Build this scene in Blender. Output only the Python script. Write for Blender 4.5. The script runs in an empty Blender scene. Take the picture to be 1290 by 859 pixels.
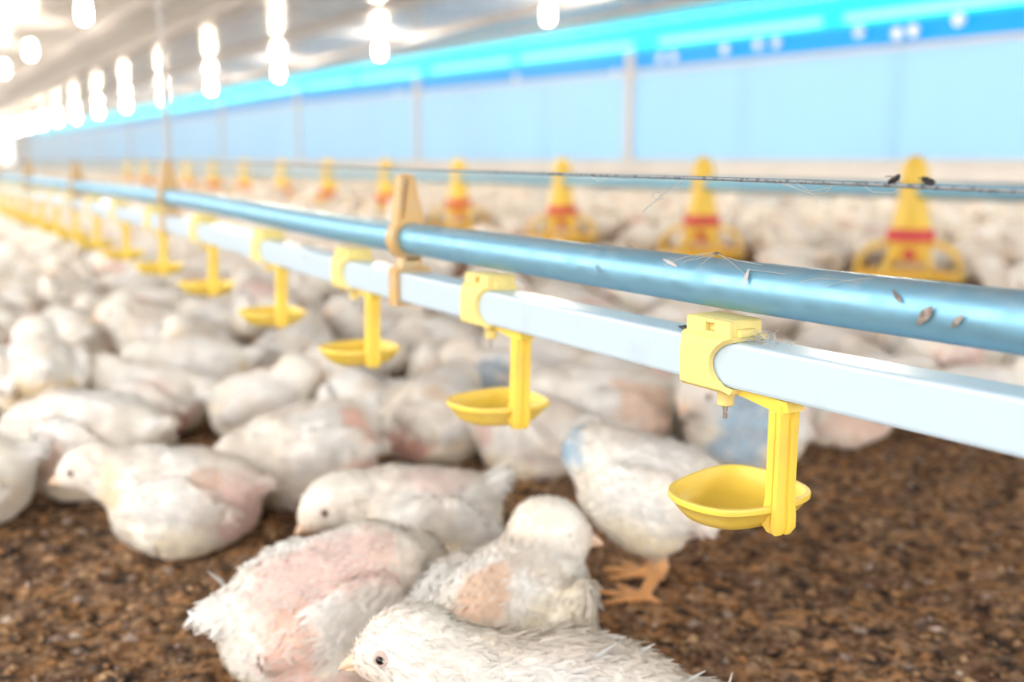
import bpy, math, random
import numpy as np
from mathutils import Vector, Matrix

random.seed(7)
rng = np.random.default_rng(7)
SC = bpy.context.scene
COL = SC.collection

# ------------------------------------------------------------------ camera, world, exposure
H = 0.36                                   # camera height above the litter
FPX, CX, CY = 1254.0, 645.0, 429.5
PITCH = math.atan((CY - 203) / FPX)
cam_data = bpy.data.cameras.new('camera')
cam = bpy.data.objects.new('camera', cam_data)
COL.objects.link(cam)
cam.location = (0, 0, H)
cam.rotation_euler = (math.pi / 2 - PITCH, 0, 0)
cam_data.sensor_width = 36
cam_data.lens = FPX / 1290 * 36
cam_data.clip_start = 0.01
cam_data.clip_end = 300
cam_data.dof.use_dof = True
cam_data.dof.focus_distance = 0.475
cam_data.dof.aperture_fstop = 4.9
SC.camera = cam

world = bpy.data.worlds.new('daylight')
SC.world = world
world.use_nodes = True
bg = world.node_tree.nodes['Background']
bg.inputs['Color'].default_value = (1.0, 0.985, 0.965, 1)
bg.inputs['Strength'].default_value = 8.6
vs = SC.view_settings
SC.display_settings.display_device = 'sRGB'
vs.view_transform = 'Standard'
vs.look = 'None'
vs.gamma = 1
vs.use_curve_mapping = False
vs.exposure = -0.94

# ------------------------------------------------------------------ the house frame: d runs along the house, w across it
c_, s_ = math.cos(PITCH), math.sin(PITCH)
_d = np.array([(-160 - CX) / FPX, c_ + (CY - 203) / FPX * s_])
_d /= np.linalg.norm(_d)
DX, DY = float(_d[0]), float(_d[1])
YAW = math.atan2(DY, DX)


def W(d, w, z=0.0):
    return (DX * d + DY * w, DY * d - DX * w, z)


def ray(px, py):
    u, v = (px - CX) / FPX, (CY - py) / FPX
    return np.array([u, c_ + v * s_, -s_ + v * c_])


def hit_z(px, py, z):
    r = ray(px, py)
    t = (z - H) / r[2]
    return r[0] * t, r[1] * t


def hit_w(px, py, w):
    r = ray(px, py)
    t = w / (DY * r[0] - DX * r[1])
    p = r * t
    return p[0] * DX + p[1] * DY, w, p[2] + H


def project(x, y, z):
    zz = z - H
    t = y * c_ - zz * s_
    return CX + FPX * x / t, CY - FPX * (y * s_ + zz * c_) / t, t


# ------------------------------------------------------------------ materials
def mat(name, color=(0.8, 0.8, 0.8), rough=0.6, metal=0.0, noise=None, attr=None, bump=None, spec=0.5, translucent=0.0,
        sheen=0.0, trans_color=None):
    m = bpy.data.materials.new(name)
    m.use_nodes = True
    nt = m.node_tree
    N, L = nt.nodes, nt.links
    b = N['Principled BSDF']
    b.inputs['Roughness'].default_value = rough
    b.inputs['Metallic'].default_value = metal
    b.inputs['Specular IOR Level'].default_value = spec
    if sheen:
        b.inputs['Sheen Weight'].default_value = sheen
    b.inputs['Base Color'].default_value = (*color, 1)
    src = None
    tc = N.new('ShaderNodeTexCoord')
    if attr:
        a = N.new('ShaderNodeAttribute')
        a.attribute_name = attr
        src = a.outputs['Color']
    if noise:
        scale, c2, lo, hi = noise
        t = N.new('ShaderNodeTexNoise')
        t.inputs['Scale'].default_value = scale
        t.inputs['Detail'].default_value = 5
        L.new(tc.outputs['Object'], t.inputs['Vector'])
        r = N.new('ShaderNodeMapRange')
        r.inputs['From Min'].default_value = lo
        r.inputs['From Max'].default_value = hi
        L.new(t.outputs['Fac'], r.inputs['Value'])
        mx = N.new('ShaderNodeMix')
        mx.data_type = 'RGBA'
        mx.inputs['A'].default_value = (*color, 1)
        mx.inputs['B'].default_value = (*c2, 1)
        if src is not None:
            mx.blend_type = 'MULTIPLY'
            L.new(src, mx.inputs['A'])
        L.new(r.outputs['Result'], mx.inputs['Factor'])
        src = mx.outputs['Result']
    if src is not None:
        L.new(src, b.inputs['Base Color'])
    if bump:
        t = N.new('ShaderNodeTexNoise')
        t.inputs['Scale'].default_value = bump[0]
        t.inputs['Detail'].default_value = 4
        L.new(tc.outputs['Object'], t.inputs['Vector'])
        bp = N.new('ShaderNodeBump')
        bp.inputs['Strength'].default_value = bump[1]
        bp.inputs['Distance'].default_value = bump[2]
        L.new(t.outputs['Fac'], bp.inputs['Height'])
        L.new(bp.outputs['Normal'], b.inputs['Normal'])
    if translucent:
        tr = N.new('ShaderNodeBsdfTranslucent')
        tr.inputs['Color'].default_value = (*(trans_color or color), 1)
        if trans_color is None and src is not None:
            L.new(src, tr.inputs['Color'])
        ms = N.new('ShaderNodeMixShader')
        ms.inputs['Fac'].default_value = translucent
        L.new(b.outputs['BSDF'], ms.inputs[1])
        L.new(tr.outputs['BSDF'], ms.inputs[2])
        L.new(ms.outputs['Shader'], N['Material Output'].inputs['Surface'])
    return m


def emit(name, color, strength):
    m = bpy.data.materials.new(name)
    m.use_nodes = True
    nt = m.node_tree
    nt.nodes.clear()
    e = nt.nodes.new('ShaderNodeEmission')
    e.inputs['Color'].default_value = (*color, 1)
    e.inputs['Strength'].default_value = strength
    o = nt.nodes.new('ShaderNodeOutputMaterial')
    nt.links.new(e.outputs[0], o.inputs['Surface'])
    return m


M = {}
M['floor'] = mat('litter', (0.16, 0.095, 0.055), 0.95, attr='col', noise=(150, (0.42, 0.38, 0.36), 0.45, 0.60), bump=(180, 0.5, 0.004), spec=0.15)
M['crumb'] = mat('litter_crumb', (0.2, 0.12, 0.07), 0.95, attr='col', spec=0.15)
M['tube'] = mat('white_pvc', (0.50, 0.63, 0.73), 0.32, noise=(35, (0.45, 0.55, 0.62), 0.58, 0.85))
M['yellow'] = mat('yellow_plastic', (0.86, 0.63, 0.085), 0.38, noise=(45, (0.78, 0.54, 0.10), 0.5, 0.8))
M['yellow_pale'] = mat('dusty_yellow_plastic', (0.80, 0.66, 0.24), 0.5, noise=(60, (0.72, 0.58, 0.22), 0.5, 0.75))
M['amber'] = mat('tan_plastic', (0.60, 0.38, 0.15), 0.5, noise=(80, (0.56, 0.42, 0.24), 0.45, 0.75))
M['steel'] = mat('bright_steel', (0.55, 0.55, 0.56), 0.3, 1.0)
M['wire'] = mat('grey_wire', (0.27, 0.31, 0.34), 0.55, 0.4, noise=(300, (0.12, 0.13, 0.14), 0.5, 0.62))
M['cobweb'] = mat('cobweb', (0.62, 0.63, 0.62), 0.8, translucent=0.4)
M['husk'] = mat('husk', (0.17, 0.125, 0.095), 0.9, noise=(400, (0.34, 0.30, 0.27), 0.4, 0.6))
M['fly'] = mat('fly', (0.02, 0.018, 0.018), 0.5)
M['red'] = mat('red_plastic', (0.62, 0.05, 0.06), 0.4)
M['feeder_yellow'] = mat('feeder_yellow', (0.86, 0.58, 0.08), 0.45, noise=(12, (0.80, 0.62, 0.2), 0.5, 0.8))
M['chick'] = mat('chick_skin_and_down', (0.8, 0.8, 0.8), 0.95, attr='col', bump=(420, 0.35, 0.002), spec=0.12, sheen=0.25)
M['down'] = mat('chick_feathers', (0.8, 0.8, 0.8), 0.95, attr='col', spec=0.1, translucent=0.25)
M['beak'] = mat('chick_beak', (0.74, 0.52, 0.36), 0.45)
M['eye'] = mat('chick_eye', (0.012, 0.010, 0.010), 0.12)
M['lid'] = mat('chick_eyelid', (0.60, 0.46, 0.40), 0.7)
M['cord'] = mat('pale_cord', (0.50, 0.49, 0.48), 0.7)
M['concrete'] = mat('pale_concrete', (0.80, 0.78, 0.77), 0.85, noise=(3, (0.72, 0.70, 0.70), 0.4, 0.7))
M['post'] = mat('pale_post', (0.72, 0.64, 0.60), 0.6)
M['lens'] = mat('white_clip', (0.9, 0.9, 0.95), 0.15)
M['bulb'] = emit('lit_bulb', (1.0, 0.83, 0.62), 1500.0)
M['socket'] = mat('lamp_socket', (0.75, 0.72, 0.68), 0.5)

# galvanised pipe: streaky blue-grey metal with dust lying along its top
m = mat('galvanised_pipe', (0.26, 0.47, 0.60), 0.34, 0.55, spec=0.5)
nt = m.node_tree
N, L = nt.nodes, nt.links
geo = N.new('ShaderNodeNewGeometry')
sep = N.new('ShaderNodeSeparateXYZ')
L.new(geo.outputs['Normal'], sep.inputs[0])
tc = N.new('ShaderNodeTexCoord')
nz = N.new('ShaderNodeTexNoise')
nz.inputs['Scale'].default_value = 90
nz.inputs['Detail'].default_value = 6
L.new(tc.outputs['Object'], nz.inputs['Vector'])
ad = N.new('ShaderNodeMath'); ad.operation = 'ADD'
L.new(sep.outputs['Z'], ad.inputs[0]); L.new(nz.outputs['Fac'], ad.inputs[1])
mr = N.new('ShaderNodeMapRange')
mr.inputs['From Min'].default_value = 1.05; mr.inputs['From Max'].default_value = 1.7
mr.inputs['To Max'].default_value = 0.75
L.new(ad.outputs[0], mr.inputs['Value'])
mx = N.new('ShaderNodeMix'); mx.data_type = 'RGBA'
mx.inputs['A'].default_value = (0.22, 0.48, 0.66, 1); mx.inputs['B'].default_value = (0.36, 0.40, 0.43, 1)
L.new(mr.outputs['Result'], mx.inputs['Factor'])
L.new(mx.outputs['Result'], N['Principled BSDF'].inputs['Base Color'])
m2 = N.new('ShaderNodeMapRange'); m2.inputs['To Min'].default_value = 0.3; m2.inputs['To Max'].default_value = 0.62
L.new(nz.outputs['Fac'], m2.inputs['Value']); m2.inputs['From Min'].default_value = 0.3; m2.inputs['From Max'].default_value = 0.75
L.new(m2.outputs['Result'], N['Principled BSDF'].inputs['Roughness'])
M['pipe'] = m

M['curtain'] = mat('pale_blue_curtain', (0.62, 0.80, 0.86), 0.6, noise=(0.8, (0.60, 0.74, 0.82), 0.4, 0.7), translucent=0.55, trans_color=(0.33, 0.56, 0.73))
M['blue_band'] = mat('deep_blue_sheet', (0.03, 0.34, 0.75), 0.5, translucent=0.6, trans_color=(0.03, 0.45, 0.66))
M['cyan'] = mat('cyan_eave_sheet', (0.10, 0.72, 0.85), 0.4, translucent=0.75, trans_color=(0.045, 0.70, 0.80))
M['bright_strip'] = mat('clear_eave_strip', (0.5, 0.9, 0.95), 0.4, translucent=0.9, trans_color=(0.40, 0.97, 0.97))
M['ceiling'] = mat('grey_ceiling', (0.36, 0.36, 0.39), 0.22, 0.3, noise=(1.1, (0.30, 0.30, 0.32), 0.4, 0.65), bump=(4, 0.10, 0.02))
M['batten'] = mat('ceiling_batten', (0.34, 0.34, 0.37), 0.4, 0.2)


# ------------------------------------------------------------------ mesh helpers
def link(name, me, material=None, parent=None):
    o = bpy.data.objects.new(name, me)
    COL.objects.link(o)
    if material is not None and me is not None and len(me.materials) == 0:
        me.materials.append(material)
    if parent is not None:
        o.parent = parent
    return o


def mesh_np(name, v, f, col=None, smooth=True, normals=None):
    """v (n,3), f (m,4) or (m,3) integer array"""
    v = np.asarray(v, np.float32)
    f = np.asarray(f, np.int32)
    me = bpy.data.meshes.new(name)
    me.vertices.add(len(v))
    me.vertices.foreach_set('co', v.ravel())
    k = f.shape[1]
    me.loops.add(f.size)
    me.loops.foreach_set('vertex_index', f.ravel())
    me.polygons.add(len(f))
    me.polygons.foreach_set('loop_start', np.arange(0, f.size, k, dtype=np.int32))
    me.polygons.foreach_set('use_smooth', np.full(len(f), smooth, bool))
    me.update(calc_edges=True)
    me.validate()
    if col is not None:
        a = me.color_attributes.new('col', 'FLOAT_COLOR', 'POINT')
        c4 = np.ones((len(v), 4), np.float32)
        c4[:, :3] = col
        a.data.foreach_set('color', c4.ravel())
    if normals is not None:
        me.normals_split_custom_set_from_vertices([tuple(n) for n in normals])
    return me


class MB:
    """collects boxes, tubes and lathes into one mesh"""

    def __init__(self):
        self.v, self.f = [], []

    def add(self, vs, fs):
        o = len(self.v)
        self.v += [tuple(p) for p in vs]
        self.f += [tuple(i + o for i in q) for q in fs]
        return self

    def box(self, a, b, bev=0.0):
        (x0, y0, z0), (x1, y1, z1) = a, b
        if bev <= 0:
            vs = [(x, y, z) for x in (x0, x1) for y in (y0, y1) for z in (z0, z1)]
            return self.add(vs, [(0, 1, 3, 2), (4, 6, 7, 5), (0, 4, 5, 1), (2, 3, 7, 6), (0, 2, 6, 4), (1, 5, 7, 3)])
        e = bev
        prof = [(x0 + e, y0), (x1 - e, y0), (x1, y0 + e), (x1, y1 - e), (x1 - e, y1), (x0 + e, y1), (x0, y1 - e), (x0, y0 + e)]
        cxx, cyy = (x0 + x1) / 2, (y0 + y1) / 2
        ins = [(cxx + (x - cxx) * (1 - 2 * e / (x1 - x0)), cyy + (y - cyy) * (1 - 2 * e / (y1 - y0))) for x, y in prof]
        rings = [[(x, y, z0) for x, y in ins], [(x, y, z0 + e) for x, y in prof], [(x, y, z1 - e) for x, y in prof], [(x, y, z1) for x, y in ins]]
        return self.loft(rings, True)

    def loft(self, rings, cap=True):
        n = len(rings[0])
        vs = [p for r in rings for p in r]
        fs = []
        for i in range(len(rings) - 1):
            for j in range(n):
                k = (j + 1) % n
                fs.append((i * n + j, i * n + k, (i + 1) * n + k, (i + 1) * n + j))
        if cap:
            fs.append(tuple(range(n - 1, -1, -1)))
            fs.append(tuple(range((len(rings) - 1) * n, len(rings) * n)))
        return self.add(vs, fs)

    def tube(self, pts, r, n=10, cap=True):
        pts = [Vector(p) for p in pts]
        rs = r if isinstance(r, (list, tuple)) else [r] * len(pts)
        rings = []
        t0 = (pts[1] - pts[0]).normalized()
        up = Vector((0, 0, 1)) if abs(t0.z) < 0.95 else Vector((1, 0, 0))
        a = t0.cross(up).normalized()
        for i, p in enumerate(pts):
            t = (pts[min(i + 1, len(pts) - 1)] - pts[max(i - 1, 0)]).normalized()
            a = (a - t * a.dot(t)).normalized()
            b = t.cross(a)
            rings.append([p + (a * math.cos(2 * math.pi * j / n) + b * math.sin(2 * math.pi * j / n)) * rs[i] for j in range(n)])
        return self.loft(rings, cap)

    def lathe(self, prof, n=24, centre=(0, 0, 0)):
        rings = [[(centre[0] + r * math.cos(2 * math.pi * j / n), centre[1] + r * math.sin(2 * math.pi * j / n), centre[2] + z) for j in range(n)] for r, z in prof]
        return self.loft(rings, True)

    def prism(self, poly, x0, x1, bev=0.0):
        """poly in (y, z), extruded along x"""
        if bev:
            c = np.mean(np.array(poly), axis=0)
            ins = [tuple(np.array(p) + (c - np.array(p)) / max(np.linalg.norm(c - np.array(p)), 1e-6) * bev) for p in poly]
            rings = [[(x0, y, z) for y, z in ins], [(x0 + bev, y, z) for y, z in poly], [(x1 - bev, y, z) for y, z in poly], [(x1, y, z) for y, z in ins]]
        else:
            rings = [[(x0, y, z) for y, z in poly], [(x1, y, z) for y, z in poly]]
        return self.loft(rings, True)

    def build(self, name, material, parent=None, smooth=True, angle=35):
        me = bpy.data.meshes.new(name)
        me.from_pydata(self.v, [], self.f)
        import bmesh
        bm = bmesh.new()
        bm.from_mesh(me)
        bmesh.ops.recalc_face_normals(bm, faces=bm.faces)
        bm.to_mesh(me)
        bm.free()
        if smooth:
            me.polygons.foreach_set('use_smooth', [True] * len(me.polygons))
            me.set_sharp_from_angle(angle=math.radians(angle))
        return link(name, me, material, parent)


def tag(o, label, cat, group=None, kind=None):
    o['label'] = label
    o['category'] = cat
    if group:
        o['group'] = group
    if kind:
        o['kind'] = kind
    return o


def empty(name, loc, rz=0.0):
    o = bpy.data.objects.new(name, None)
    COL.objects.link(o)
    o.location = loc
    o.rotation_euler = (0, 0, rz)
    o.empty_display_size = 0.02
    return o


def copy_tree(o, parent=None):
    c = o.copy()
    COL.objects.link(c)
    if parent is not None:
        c.parent = parent
    for ch in list(o.children):
        copy_tree(ch, c)
    return c


def structure(o):
    o['kind'] = 'structure'
    return o


# lattice noise for numpy arrays
_LAT = rng.random((32, 32, 32)).astype(np.float32)


def vnoise(p, scale, octaves=1):
    p = np.asarray(p, np.float64) * scale
    out, amp, tot = 0, 1.0, 0
    for _ in range(octaves):
        i = np.floor(p).astype(int)
        t = p - i
        t = t * t * (3 - 2 * t)
        i0, i1 = i % 32, (i + 1) % 32
        r = 0
        for a in (0, 1):
            for b in (0, 1):
                for c in (0, 1):
                    wgt = (t[:, 0] if a else 1 - t[:, 0]) * (t[:, 1] if b else 1 - t[:, 1]) * (t[:, 2] if c else 1 - t[:, 2])
                    r = r + wgt * _LAT[(i1 if a else i0)[:, 0], (i1 if b else i0)[:, 1], (i1 if c else i0)[:, 2]]
        out = out + amp * r
        tot += amp
        amp *= 0.5
        p = p * 2.03 + 7.1
    return out / tot


# ------------------------------------------------------------------ the setting
HOUSE0, HOUSE1 = -3.5, 50.0
WR, WL = 6.0, -6.0


def hf(d):                                     # the side wall grows a little taller down the house
    return 1 + 0.0178 * min(max(d - 3.66, -4), 12.5)


# litter floor: graded grid, lumpy where the camera sees it closely
def graded(a, b, f0, f1, fine, growth=1.09, biggest=1.5):
    mid = list(np.arange(f0, f1, fine))
    out = mid
    x, st = f1, fine
    while x < b:
        out.append(x); st = min(st * growth, biggest); x += st
    out.append(b)
    x, st = f0, fine
    pre = []
    while True:
        st = min(st * growth, biggest); x -= st
        if x <= a:
            break
        pre.append(x)
    return np.array([a] + pre[::-1] + out)


gd = graded(HOUSE0, HOUSE1, 0.15, 2.0, 0.006)
gw = graded(WL, WR, -0.35, 1.15, 0.006)
DD, WW = np.meshgrid(gd, gw, indexing='ij')
pf = np.stack([DD.ravel(), WW.ravel(), np.zeros(DD.size)], 1)
hgt = (vnoise(pf, 22, 2) - 0.5) * 0.012 + (vnoise(pf, 75, 3) - 0.5) * 0.014
fv = np.stack([DX * pf[:, 0] + DY * pf[:, 1], DY * pf[:, 0] - DX * pf[:, 1], hgt - 0.004], 1)
tone = vnoise(pf, 55, 3)[:, None]
tone2 = vnoise(pf + 3.3, 110, 2)[:, None]
big = vnoise(pf + 9.1, 5, 2)[:, None]
fc = 1.9 * np.where(tone > 0.5, np.array([0.215, 0.118, 0.056]), np.array([0.115, 0.068, 0.042])) * (0.7 + 0.7 * tone2) * (0.55 + 0.9 * big)
fc = np.where(tone2 > 0.64, np.array([0.33, 0.215, 0.13]), fc)
fc = np.where(tone2 < 0.34, np.array([0.05, 0.038, 0.032]), fc)
na, nb = len(gd), len(gw)
ii, jj = np.meshgrid(np.arange(na - 1), np.arange(nb - 1), indexing='ij')
q = (ii * nb + jj).ravel()
ff = np.stack([q, q + 1, q + nb + 1, q + nb], 1)[:, ::-1]
structure(link('floor', mesh_np('floor', fv, ff, fc), M['floor']))

# ceiling: nearly flat, lengthwise battens
CEIL_E = 1.513


def ceil_z(d, w):                              # flat, rising to the eaves along both sides
    e = 0.36 + 1.153 * hf(d)
    t = min(max((abs(w) - 4.6) / 1.4, 0), 1)
    return 1.505 + (e - 1.505) * t


cv, cf = [], []
ds = list(np.arange(HOUSE0, HOUSE1 + 0.01, 0.5))
ws = list(np.linspace(WL, WR, 49))
for d in ds:
    for w in ws:
        cv.append(W(d, w, ceil_z(d, w)))
nw = len(ws)
for i in range(len(ds) - 1):
    for j in range(nw - 1):
        if -3.6 < ws[j] < -0.9 and -3.6 < ws[j + 1] < -0.9:
            continue                           # unseen opening added along the aisle side to let in more daylight
        a = i * nw + j
        cf.append((a, a + nw, a + nw + 1, a + 1))
structure(link('ceiling', mesh_np('ceiling', cv, cf), M['ceiling']))
for k, w in enumerate((5.2, 4.45, 3.4, 2.4, 1.8, 0.6, -0.4, -4.2)):
    mb = MB()
    hw = 0.05 + 0.03 * (k % 2)
    rings = []
    for d in ds[::2]:
        z = ceil_z(d, w)
        rings.append([W(d, w - hw, z + 0.002), W(d, w + hw, z + 0.002), W(d, w + hw, z - 0.035), W(d, w - hw, z - 0.035)])
    mb.loft(rings)
    structure(mb.build('trim_%d' % (k + 1), M['batten'], smooth=False))


def wall_strip(name, z0, z1, w, thick, material, d0=HOUSE0, d1=HOUSE1, fold=0.0, step=0.5):
    """a lengthwise sheet; z0, z1 are heights over 0.36 scaled down the house"""
    mb = MB()
    rings = []
    for i, d in enumerate(np.arange(d0, d1 + 0.001, step)):
        a, b = 0.36 + z0 * hf(d), 0.36 + z1 * hf(d)
        o = fold * (math.sin(d * 7.3) + 0.6 * math.sin(d * 17.1))
        rings.append([W(d, w + o, a), W(d, w + thick + o, a), W(d, w + thick + o, b), W(d, w + o, b)])
    mb.loft(rings)
    return mb.build(name, material, smooth=True, angle=40)


# right side wall: dwarf wall, curtain, blue sheet, cyan eave sheet
mb = MB()
mb.loft([[W(d, 6.0, -0.05), W(d, 6.14, -0.05), W(d, 6.14, 0.352), W(d, 6.0, 0.352)] for d in (HOUSE0, HOUSE1)])
structure(mb.build('wall_right', M['concrete'], smooth=False))
structure(wall_strip('trim_11', -0.014, 0.012, 5.97, 0.10, M['concrete'], step=1.0))
cur = wall_strip('side_curtain', -0.004, 0.772, 6.03, 0.006, M['curtain'], fold=0.010, step=0.06)
tag(cur, 'long pale blue translucent curtain closing the side of the house above the low wall', 'curtain')
hem = wall_strip('curtain_hem_pipe', 0.742, 0.772, 5.99, 0.03, M['post'], step=0.5)
hem.name = 'hem_pipe'
hem.parent = cur
structure(wall_strip('wall_right_upper', 0.762, 0.935, 6.06, 0.01, M['blue_band']))
structure(wall_strip('wall_right_eave', 0.93, 0.962, 6.05, 0.01, M['cyan']))
structure(wall_strip('wall_right_top', 1.022, 1.16, 6.05, 0.01, M['cyan']))
# clear strips let into the eave, bay by bay, with cyan sheet between them
cuts = [HOUSE0]
d = 7.30 - 3 * 4.33
while d < 48:
    for a, b in ((d + 0.18, d + 2.1), (d + 2.3, d + 4.15)):
        if a > HOUSE0 and b < HOUSE1:
            cuts += [a, b]
    d += 4.33
cuts.append(HOUSE1)
n_win = n_fil = 0
for i, (a, b) in enumerate(zip(cuts[:-1], cuts[1:])):
    if i % 2:
        n_win += 1
        structure(wall_strip('window_%d' % n_win, 0.96, 1.024, 6.05, 0.01, M['bright_strip'], a, b + 0.0005, step=(b - a) / 8))
    else:
        n_fil += 1
        structure(wall_strip('wall_right_infill_%d' % n_fil, 0.96, 1.024, 6.05, 0.01, M['cyan'], a, b + 0.0005, step=(b - a) / 4))
# posts
posts = [7.45 + 4.33 * i for i in range(-2, 10)]
k = 12
for d in posts:
    for dd, wd in ((0, 0.04), (1.45, 0.014), (2.9, 0.014)):
        if d + dd > 49:
            continue
        mb = MB()
        wi = 5.975 if dd == 0 else 6.085
        wo = 6.02 if dd == 0 else 6.10
        top = 0.36 + (0.93 if dd == 0 else 0.76) * hf(d + dd)
        mb.loft([[W(d + dd - wd, wi, zz), W(d + dd + wd, wi, zz), W(d + dd + wd, wo, zz), W(d + dd - wd, wo, zz)] for zz in (0.34, top)])
        structure(mb.build('trim_%d' % k, M['post'] if dd == 0 else M['curtain'], smooth=False))
        k += 1
# left side: low wall and posts, curtain rolled down, open to the daylight
mb = MB()
mb.loft([[W(d, -6.14, -0.05), W(d, -6.0, -0.05), W(d, -6.0, 0.352), W(d, -6.14, 0.352)] for d in (HOUSE0, HOUSE1)])
structure(mb.build('wall_left', M['concrete'], smooth=False))
for d in posts:
    mb = MB()
    mb.loft([[W(d - 0.05, -6.1, zz), W(d + 0.05, -6.1, zz), W(d + 0.05, -6.0, zz), W(d - 0.05, -6.0, zz)] for zz in (0.34, 0.36 + 1.15 * hf(d))])
    structure(mb.build('trim_%d' % k, M['post'], smooth=False))
    k += 1
# far end wall round a wide bright doorway
mb = MB()
for w0, w1, z0, z1 in ((-6.1, 6.1, 1.55, 2.0), (5.3, 6.1, -0.05, 1.55), (-6.1, -5.2, -0.05, 1.55)):
    mb.loft([[W(dd, w0, z0), W(dd, w1, z0), W(dd, w1, z1), W(dd, w0, z1)] for dd in (HOUSE1, HOUSE1 + 0.12)])
structure(mb.build('wall_far', M['concrete'], smooth=False))

# ------------------------------------------------------------------ the drinker line
LW = 0.347
TUBE_Z, TUBE_H = 0.2638, 0.0113
PIPE_Z, PIPE_R = 0.3009, 0.0121


def rise(d):
    t = min(max((d - 0.72) / 0.74, 0), 1)
    return 0.010 * t * t * (3 - 2 * t)




def bend(d):                                  # the line drifts away a little towards the near end
    t = max(0.375 - d, 0)
    return 0.065 * t * t / (t + 0.04)


line_d = [-1.2, -0.4, 0.0, 0.1, 0.15, 0.2, 0.24, 0.28, 0.32, 0.35, 0.38, 0.42, 0.5, 0.7, 0.8, 0.9, 1.0, 1.1, 1.2, 1.3, 1.45, 1.8, 2.4, 3.2, 5, 8, 14, 22, 32, 44]
mb = MB()
mb.tube([W(d, LW + bend(d), PIPE_Z + rise(d)) for d in line_d], PIPE_R, 40)
pipe = mb.build('support_pipe', M['pipe'])
tag(pipe, 'blue grey galvanised steel pipe running diagonally above the white square tube', 'pipe')

rings = []
h, e = TUBE_H, 0.0022
sq = [(h - e, h), (h - e * 0.3, h - e * 0.3), (h, h - e), (h, -h + e), (h - e * 0.3, -h + e * 0.3), (h - e, -h), (-h + e, -h), (-h + e * 0.3, -h + e * 0.3), (-h, -h + e), (-h, h - e), (-h + e * 0.3, h - e * 0.3), (-h + e, h)]
for d in line_d:
    rings.append([W(d, LW + bend(d) + a, TUBE_Z + rise(d) + b) for a, b in sq])
tube = MB().loft(rings).build('water_tube', M['tube'], angle=20)
tag(tube, 'white square plastic water tube carrying the yellow drinkers', 'pipe')

# one nipple drinker: local x runs away down the line, local y towards the aisle, z = 0 at the tube's centre


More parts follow.
